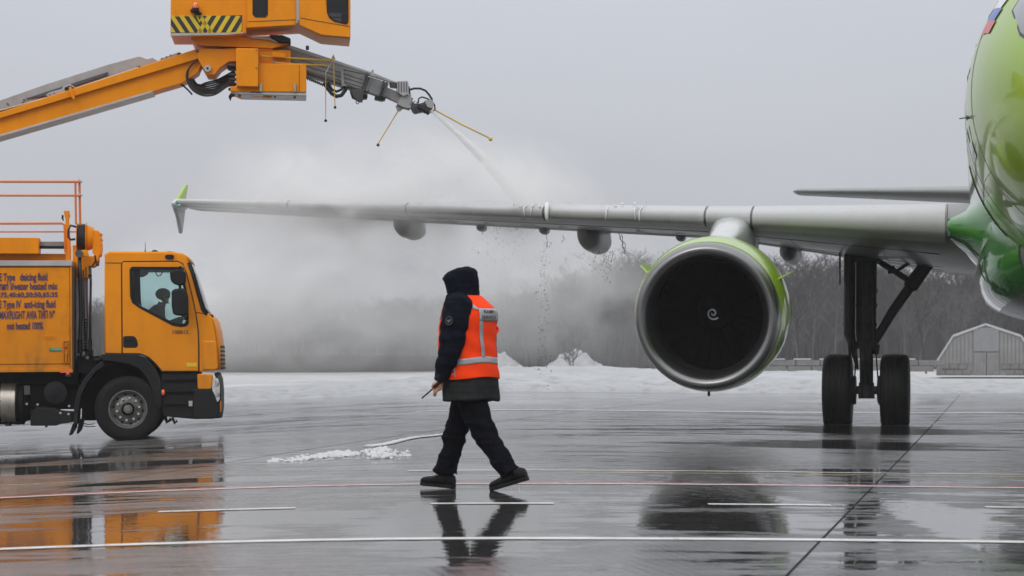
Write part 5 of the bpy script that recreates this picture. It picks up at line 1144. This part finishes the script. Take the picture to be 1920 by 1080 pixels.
MB().tube([WR.lerp(EL,.20),WR.lerp(EL,.0)],[(.066,.056),(.060,.052)],16,side=(0,1,0)).build('cuff',M['char'],man,smooth=60)
# hem of the jacket below the vest
h=MB(); pys=[690,700,712,724,736,744,750,751]; rs=[]
for i,py in enumerate(pys):
    rs.append([surf(2*pi*k/48,py+ (1.5*math.sin(4*pi*k/48)),.004 if py<751 else -.02) for k in range(48)])
o=h.rings(rs).build('jacket_hem',M['char'],man); remesh(o,.008,1,.4,lambda c:fold(c,7,.012)); o.data.materials.clear(); o.data.materials.append(M['char'])
# hood
mb=MB(); rs=[]
for py,f_,b_,hy in ((582,836,902,.19),(570,838,901,.175),(562,841,898,.155),(556,842,896.5,.135),(548,841,896,.122),(540,838,896,.122),(531,834.5,896,.13),(523,831,895.5,.136),(516,836,894.5,.132),(510,845,892.5,.122),(505,856,889.5,.10),(501.5,866,886,.07),(500,872,880,.035)):
    A=mp_(f_,py).x; Z=mp_(b_,py).x; cx=(A+Z)/2; hx=(Z-A)/2; rg=[]
    for k in range(36):
        a=2*pi*k/36; c_,q_=math.cos(a),math.sin(a); e=.78 if c_<0 and py>505 else .95
        rg.append(Vector((cx+hx*math.copysign(abs(c_)**e,c_),hy*math.copysign(abs(q_)**e,q_),(918-py)/MS+.0)))
    rs.append(rg)
mb.rings(rs); o=mb.build('hood',M['navy'],man); remesh(o,.007,2,.5)
hn=[v.normal.copy() for v in o.data.vertices]; hc=[]
for v in o.data.vertices:   # face opening sunk between the two side edges of the hood
    c=v.co.copy(); py=918-c.z*MS; w0=max(0,min(1,(.085-abs(c.y))/.02))*max(0,min(1,(py-523)/5))*max(0,min(1,(556-py)/4))
    if c.x<mp_(866,py).x: c.x+=.055*w0
    c+=hn[v.index]*(fold(c,11,.010)); hc.append(c)
o.data.vertices.foreach_set('co',[x for c in hc for x in c]); o.data.update()
o.data.materials.clear(); o.data.materials.append(M['navy'])
mb=MB(); mb.tube([mp_(842,553,-.06),mp_(835,580,-.05),mp_(829,600,-.03)],[(.055,.012),(.06,.014),(.05,.012)],10,side=(0,1,0)); mb.build('collar_flap',M['char'],man,smooth=60)
MB().cyl(mp_(840,548,-.06)+Vector((-.012,0,0)),mp_(843,548,-.06),.006,None,8).sph(mp_(831,524,-.03),.007).build('drawcord_stop',M['black'],man)
MB().sph(mp_(842,606,-.40),(.001,.001,.001)).build('sleeve_thread',M['navy'],man)
# round badge with a pale hooked mark on the upper sleeve
bc=SH.lerp(EL,.36); n_=Vector((-.12,-1,.0)).normalized()
def onsleeve(dx,dz,off): return bc+Vector((dx,-.128+2.0*dx*dx+off,dz))
mb=MB(); mb.add([onsleeve(0,0,-.012)]+[onsleeve(.030*math.cos(2*pi*k/20),.033*math.sin(2*pi*k/20),-.012) for k in range(20)],[(0,1+k,1+(k+1)%20) for k in range(20)]); bd=mb.build('badge',M['black'],man)
MB().tube([onsleeve(.030*math.cos(2*pi*k/20),.033*math.sin(2*pi*k/20),-.013) for k in range(20)],.003,5,closed=True).build('badge_ring',M['greydark'],bd); MB().tube([onsleeve(-.012,.006,-.016),onsleeve(-.003,-.010,-.016),onsleeve(.014,.009,-.016)],[.004,.005,.003],6).build('badge_mark',M['reflect'],bd)
# vest
def vs_(a,py,off): 
    s=surf(a,py,off); s=s+Vector((math.cos(a),math.sin(a),0))*(.006*fbm(s.x*6,s.y*6,s.z*5,3)+.003*math.sin(s.z*40+a*3)); return s
def vpatch(name,m,a0,a1,top,bot,off=.018,na=40,nz=26,th=.004,parent=man):
    mb=MB(); vs=[];fs=[]
    for i in range(na+1):
        a=R(a0+(a1-a0)*i/na)
        for q in range(nz+1): t=top(a) if callable(top) else top; b_=bot(a) if callable(bot) else bot; vs.append(vs_(a,t+(b_-t)*q/nz,off))
    for i in range(na):
        for q in range(nz): k=i*(nz+1)+q; fs.append((k,k+1,k+nz+2,k+nz+1))
    o=mb.add(vs,fs).build(name,m,parent,smooth=180); s=o.modifiers.new('s','SOLIDIFY'); s.thickness=th; s.offset=1; return o
tilt=lambda a,py:py-3.0*math.cos(a+R(20))+1.5*math.sin(3*a)
vest=vpatch('vest',M['vest'],-172,172,lambda a:555+24*max(0,min(1,(abs(math.degrees(a))-88)/40)),lambda a:tilt(a,711),.014,90,60,.005)
vpatch('reflective_band',M['reflect'],-172,172,lambda a:tilt(a,673)-1.0*0,lambda a:tilt(a,684.5),.0215,90,4,.002)
# back stripe falling from the label to the waist band, shoulder stripe, back label
def bandline(pts,w_,off,name,m='reflect'):
    mb=MB(); vs=[];fs=[]
    for a,py in pts: vs+= [vs_(R(a-w_),py,off),vs_(R(a+w_),py,off)]
    for k in range(len(pts)-1): fs.append((2*k,2*k+1,2*k+3,2*k+2))
    o=mb.add(vs,fs).build(name,M[m],man,smooth=180); s=o.modifiers.new('s','SOLIDIFY'); s.thickness=.002; s.offset=0; return o
bandline([(-39+ .20*k,600+2.5*k) for k in range(29)],4.6,.0235,'reflective_stripe'); bandline([(39-.20*k,600+2.5*k) for k in range(29)],4.6,.0235,'reflective_stripe')
bandline([(-78+ 2.6*k,559+1.9*k) for k in range(13)],7.0-.0,.0225,'reflective_stripe'); bandline([(70-2.6*k,559+1.9*k) for k in range(13)],6,.0225,'reflective_stripe')
lab=vpatch('back_label',M['reflect'],-44,20,579,602,.0245,14,6,.002)
def onback(s,py0,a0):
    def fn(c): return vs_(R(a0+c.x),py0-c.y,.028)
    o=text(s,10.5,'lettering',M['black'],lab,(0,0,0),sx=1.0,fn=None,bold=.10,extr=0)
    for v in o.data.vertices: x,y=v.co.x,v.co.y; v.co=fn(Vector((x*1.12,y*.86,0)))
    o.location=(0,0,0); o.rotation_euler=(0,0,0); return o
onback('RAMP',585.5,-33); onback('SERVICE',596,-39)
MB().tube([vs_(R(-93),676,.03),vs_(R(-93),706,.026)],.004,5).build('side_strap',M['reflect'],man)
for py in (679,702,704): MB().sph(vs_(R(-96 if py!=704 else -110),py,.032),(.006,.004,.006),8,6).build('snap_button',M['silver'],man)
MB().tube([vs_(R(24+6*math.sin(k)),612+3*k,.022+.012*math.sin(k*.8)) for k in range(6)],[.006,.011,.013,.012,.009,.005],8).build('vest_fold',M['vest'],man,smooth=180)
# trousers
t=MB()
t.rings([[surf(2*pi*k/28,py,-.055) for k in range(28)] for py in (715,735,746,753)])
t.tube([mp_(872,745,.09),mp_(868,770,.10),mp_(857,800,.11),mp_(852,815,.11),mp_(847,840,.12),mp_(838,868,.12),mp_(835,889,.12)],[(.11,.125),(.112,.118),(.098,.100),(.092,.092),(.085,.082),(.082,.090),(.088,.104)],18,side=(0,1,0))
t.tube([mp_(884,745,-.085),mp_(893,775,-.09),mp_(904,800,-.10),mp_(912,818,-.10),mp_(930,845,-.10),mp_(948,870,-.11),mp_(959,885,-.11)],[(.115,.125),(.112,.120),(.10,.102),(.095,.095),(.085,.084),(.080,.082),(.086,.090)],18,side=(0,1,0))
def tf(c):
    py=918-c.z*MS; g=1.9 if 790<py<832 or py>862 else .9
    return g*(fold(c,9,.010)+.0035*math.sin(c.z*46+c.x*18+3*fbm(c.x*5,c.y*5,c.z*4,2)))
o=t.build('trousers',M['trouser'],man); remesh(o,.008,2,.5,tf); o.data.materials.clear(); o.data.materials.append(M['trouser'])
# thigh pocket
q=mp_(866,790,-.02)
MB().tube([mp_(840,797,.18),mp_(842,815,.18)],[(.03,.05),(.034,.055)],8).build('thigh_pocket',M['trouser'],man,smooth=60)
# boots
def boot(hx,hpy,tx_,tpy,y,sh,name='boot'):
    # heel and toe points of the sole in px
    H=mp_(hx,hpy,y); Tt=mp_(tx_,tpy,y); d=(Tt-H); L_=d.length; d.normalize(); up=Vector((-d.z*-1,0,0)); up=Vector((d.z,0,-d.x)); up=up if up.z>0 else -up
    mb=MB(); rs=[]
    for t_,w_,hh in ((0,.035,.05),(.03,.042,.085),(.12,.046,.10),(.25,.046,.115),(.38,.043,.10),(.5,.045,.080),(.65,.052,.066),(.8,.054,.058),(.92,.045,.048),(.99,.022,.03)):
        c=H+d*L_*t_; rs.append([c+Vector((0,w_*math.cos(2*pi*k/16),0))+up*(.022+hh*.5+hh*.5*math.copysign(abs(math.sin(2*pi*k/16))**.7,math.sin(2*pi*k/16))) for k in range(16)])
    mb.rings(rs); a=H+d*L_*.2+up*.10; 
    mb.tube([a-up*.03,a.lerp(sh,.6),sh],[.05,.05,.05],14)
    o=mb.build(name,M['boot'],man); remesh(o,.006,1,.5,lambda c:fold(c,16,.004)); o.data.materials.clear(); o.data.materials.append(M['boot'])
    s_=MB(); pr=[(0,.036),(.05,.044),(.3,.042),(.5,.043),(.7,.053),(.88,.052),(.98,.03),(1.0,.01)]
    top=[H+d*L_*t_+Vector((0,w_,0)) for t_,w_ in pr]+[H+d*L_*t_-Vector((0,w_,0)) for t_,w_ in pr[::-1]]
    s_.rings([[p+up*.030 for p in top],[p-up*.0 for p in top]]); s_.build('sole',M['rubber'],o,bevel=.004)
boot(851,918.5,786,913,.12,mp_(836,880,.12)); boot(990,897,920,919,-.11,mp_(955,878,-.11))
MB().tube([mp_(973,905,-.11),mp_(974,918,-.11)],[.002,.003],5).build('drip',M['water'],man)
# hand-held radio
rad=empty('handheld_radio',WR+Vector((0,0,-.05))); rad.matrix_world=man.matrix_basis@Matrix.Translation(mp_(818,724,-.285))
dr=(mp_(796,743,-.29)-mp_(818,724,-.285)).normalized()
q=dr.to_track_quat('Z','Y').to_matrix()
MB().box(dr*-.03,(.035,.028,.10),q).build('radio_body',M['black'],rad,bevel=.005); MB().cyl(dr*.0,dr*.145,.0075,.006,8).sph(dr*.145,.0085,8,6).build('aerial',M['black'],rad)
tag(rad,'black two-way radio with long aerial held low in the walking man\'s hand','radio')
# ---------------------------------------------------------------- fluid: jet, mist, drops
def vol(name,label,cat,mesh,loc,terms,dens,nscale,lo,hi,detail=3,col=(1,1,1),sc=(1,1,1),step=None,dist=.6):
    """terms: list of (x,y,z,rx,ry,rz,weight) in world metres: soft ellipsoids of mist"""
    o=mesh; m=bpy.data.materials.new(name); m.use_nodes=True; t=m.node_tree; t.nodes.clear(); N=t.nodes; L=t.links
    ou=N.new('ShaderNodeOutputMaterial'); pv=N.new('ShaderNodeVolumePrincipled'); L.new(pv.outputs[0],ou.inputs['Volume'])
    pv.inputs['Color'].default_value=(*col,1); pv.inputs['Anisotropy'].default_value=0.0
    g=N.new('ShaderNodeNewGeometry'); pos=g.outputs['Position']; acc=None
    def M_(op,a,b=None,clamp=False):
        n=N.new('ShaderNodeMath'); n.operation=op; n.use_clamp=clamp
        for i,x in enumerate((a,b)):
            if x is None: continue
            if isinstance(x,(int,float)): n.inputs[i].default_value=x
            else: L.new(x,n.inputs[i])
        return n.outputs[0]
    for x,y,z,rx,ry,rz,wt in terms:
        s=N.new('ShaderNodeVectorMath'); s.operation='SUBTRACT'; L.new(pos,s.inputs[0]); s.inputs[1].default_value=(x,y,z)
        k=N.new('ShaderNodeVectorMath'); k.operation='MULTIPLY'; L.new(s.outputs[0],k.inputs[0]); k.inputs[1].default_value=(1/rx,1/ry,1/rz)
        l=N.new('ShaderNodeVectorMath'); l.operation='DOT_PRODUCT'; L.new(k.outputs[0],l.inputs[0]); L.new(k.outputs[0],l.inputs[1])
        q=M_('SUBTRACT',1.0,l.outputs['Value'],True); q=M_('MULTIPLY',M_('MULTIPLY',q,q),wt); acc=q if acc is None else M_('ADD',acc,q)
    if nscale:
        nz=N.new('ShaderNodeTexNoise'); nz.inputs['Scale'].default_value=nscale; nz.inputs['Detail'].default_value=detail; nz.inputs['Roughness'].default_value=.6; nz.inputs['Distortion'].default_value=dist
        mp=N.new('ShaderNodeMapping'); mp.inputs['Scale'].default_value=sc; L.new(pos,mp.inputs[0]); L.new(mp.outputs[0],nz.inputs[0])
        r=N.new('ShaderNodeMapRange'); r.inputs[1].default_value=lo; r.inputs[2].default_value=hi; L.new(nz.outputs[0],r.inputs[0]); acc=M_('MULTIPLY',acc,r.outputs[0])
    L.new(M_('MULTIPLY',acc,dens),pv.inputs['Density'])
    if step: m.cycles.volume_step_rate=step
    o.data.materials.clear(); o.data.materials.append(m); tag(o,label,cat,kind='stuff'); return o
def ell(name,c,r,n=24,m_=14): mb=MB(); mb.sph((0,0,0),r,n,m_); o=mb.build(name,None,smooth=180); o.location=c; return o
def C(px,py,Y): p=P(px,py,Y); return (p.x,p.y,p.z)
# steam rising over the wing and hanging below it
def W_(px,py,Y,rx,ry,rz,wt): c=C(px,py,Y); return (*c,rx,ry,rz,wt)
top=[W_(900,360,43,2.8,2.6,1.2,1.5),W_(700,345,44.5,4.2,2.8,1.5,1.3),W_(540,350,45.5,2.2,2.4,.9,.9),W_(1010,375,41.8,1.4,1.4,.7,1.6),W_(620,385,44.0,3.0,2.2,.6,1.7),W_(560,400,43.2,2.4,1.6,.55,1.6),W_(750,380,42.6,2.0,1.4,.5,1.2)]
low=[W_(700,530,48,5.8,5.5,2.2,.72),W_(480,560,50,4.6,5.5,2.0,.7),W_(960,540,47,3.2,4.5,2.1,.7),W_(1140,580,48,2.2,3.5,1.9,.5),W_(620,640,47,5,4,1.1,.5),W_(640,440,48,3.6,3.5,.95,.75),W_(350,560,52,3.5,5,2.0,.5)]
mb=MB(); mb.bb(-8.3,4.6,41,56,-.6,5.9); dom=mb.build('deicing_mist',None)
vol('deicing_mist','white deicing mist blowing over and below the grey wing','mist',dom,None,top+low,MIST,.75,.34,.64,5,sc=(1,.6,1.15))
# the jet
N0=Vector(C(808,208,39.0)); path=[]
for k in range(25):
    t=k/24; px=808+ (990-808)*t; py=208+ (392-208)*(.80*t+.20*t*t); 
    path.append((Vector(C(px,py,39.0+2.4*t)), .028+.07*t+.08*t*t))
mb=MB(); mb.tube([p for p,_ in path],[r for _,r in path],20); o=mb.build('spray_jet',None,smooth=180)
vol('spray_jet','white jet of fluid spraying from the boom nozzle down to the wing','spray',o,None,[(*(path[3][0]),1.6,1.9,1.6,9.0),(*(path[12][0]),1.6,2.2,1.6,1.6),(*(path[20][0]),1.3,2.2,1.1,.55)],2.4,5.5,.30,.62,5,sc=(1,1,.6),step=.35)
# splash sheet and streaks on the leading edge
def wx(v,x,side,off=0): return plane.matrix_basis@foil(v,x,side,off)
random.seed(11)
mb=MB()
for k in range(10):
    v=9.0+random.random()*.9 if k<6 else 7.2+random.random()*1.4; p=[wx(v+random.gauss(0,.02),x,1,.03+.02*random.random()) for x in (.06,.035,.015,.004)]+[wx(v,x,-1,.03) for x in (.004,.015)]
    n=2+random.randrange(5); a=random.randrange(0,max(1,7-n)); q=p[a:a+n]
    if len(q)>1: mb.tube(q,[.006+.010*random.random() for _ in q],5)
v=9.14; mb.tube([wx(v,.05,1,.05),wx(v-.02,.02,1,.07),wx(v-.03,.004,-1,.07),wx(v-.03,.02,-1,.06),wx(v-.03,.04,-1,.04)],[.02,.045,.03,.018,.005],6)
for k in range(14): v=7.3+random.random()*1.9; c=wx(v,.04+.10*random.random(),1,.03+.05*random.random()); mb.sph(c,(.03*random.random()+.006,.01,.006+.02*random.random()),6,4)
mb.build('fluid_splash',M['water'],smooth=180); tag(bpy.data.objects['fluid_splash'],'white runs of fluid dripping over the wing leading edge','fluid',kind='stuff')
mb=MB()
def drop(px,py,Y,r,el=1.5): mb.sph(C(px,py,Y),(r,r,r*el),6,4)
for k in range(150):
    py=450+280*random.random()**1.1; sx=5+5*(py-450)/280; drop(1021+random.gauss(0,sx)-(py-450)*.012,py,43,.003+.005*random.random(),1.2+random.random())
for k in range(90): drop(940+random.gauss(0,26),428+70*random.random()**1.5,43,.003+.004*random.random(),1.8)
for k in range(70): drop(1140+random.gauss(0,16),470+60*random.random()**1.6,41,.003+.004*random.random(),2)
def run(pts,Y,r):
    pp=[Vector(C(a,b,Y)) for a,b in pts]; q=[]
    for i in range(len(pp)-1):
        for t in (0,.33,.66): q.append(pp[i].lerp(pp[i+1],t)+Vector((random.gauss(0,.008),0,random.gauss(0,.006))))
    mb.tube(q,[r*(.5+random.random()) for _ in q],4)
run([(1161,438),(1164,448),(1168,454),(1167,462),(1172,470),(1171,476)],41,.008); run([(1165,440),(1168,450),(1173,460),(1169,470)],41,.005); run([(1024,437),(1026,452),(1026,470)],42,.006)
run([(1150,474),(1147,484),(1146,496)],41,.005); run([(1145,476),(1139,486),(1142,492)],41,.004); run([(1117,478),(1116,487)],41,.004); run([(1056,440),(1058,448),(1053,452),(1057,456)],42,.004); run([(905,424),(904,432)],43,.003)
mb.build('fluid_drops',M['drop'],smooth=180); tag(bpy.data.objects['fluid_drops'],'dark drops and strings of fluid falling from the wing','drops',kind='stuff')
# thin winter haze over the whole place
if HAZE:
    mb=MB(); mb.bb(-420,420,-12,380,-1.6,19); o=mb.build('haze',None,smooth=0); m=bpy.data.materials.new('haze'); m.use_nodes=True; t=m.node_tree; t.nodes.clear(); ou=t.nodes.new('ShaderNodeOutputMaterial'); pv=t.nodes.new('ShaderNodeVolumePrincipled'); t.links.new(pv.outputs[0],ou.inputs['Volume'])
    pv.inputs['Color'].default_value=(.96,.97,1,1); pv.inputs['Density'].default_value=HAZE; o.data.materials.append(m); o['kind']='stuff'; tag(o,'thin winter haze fading the far wood','haze')
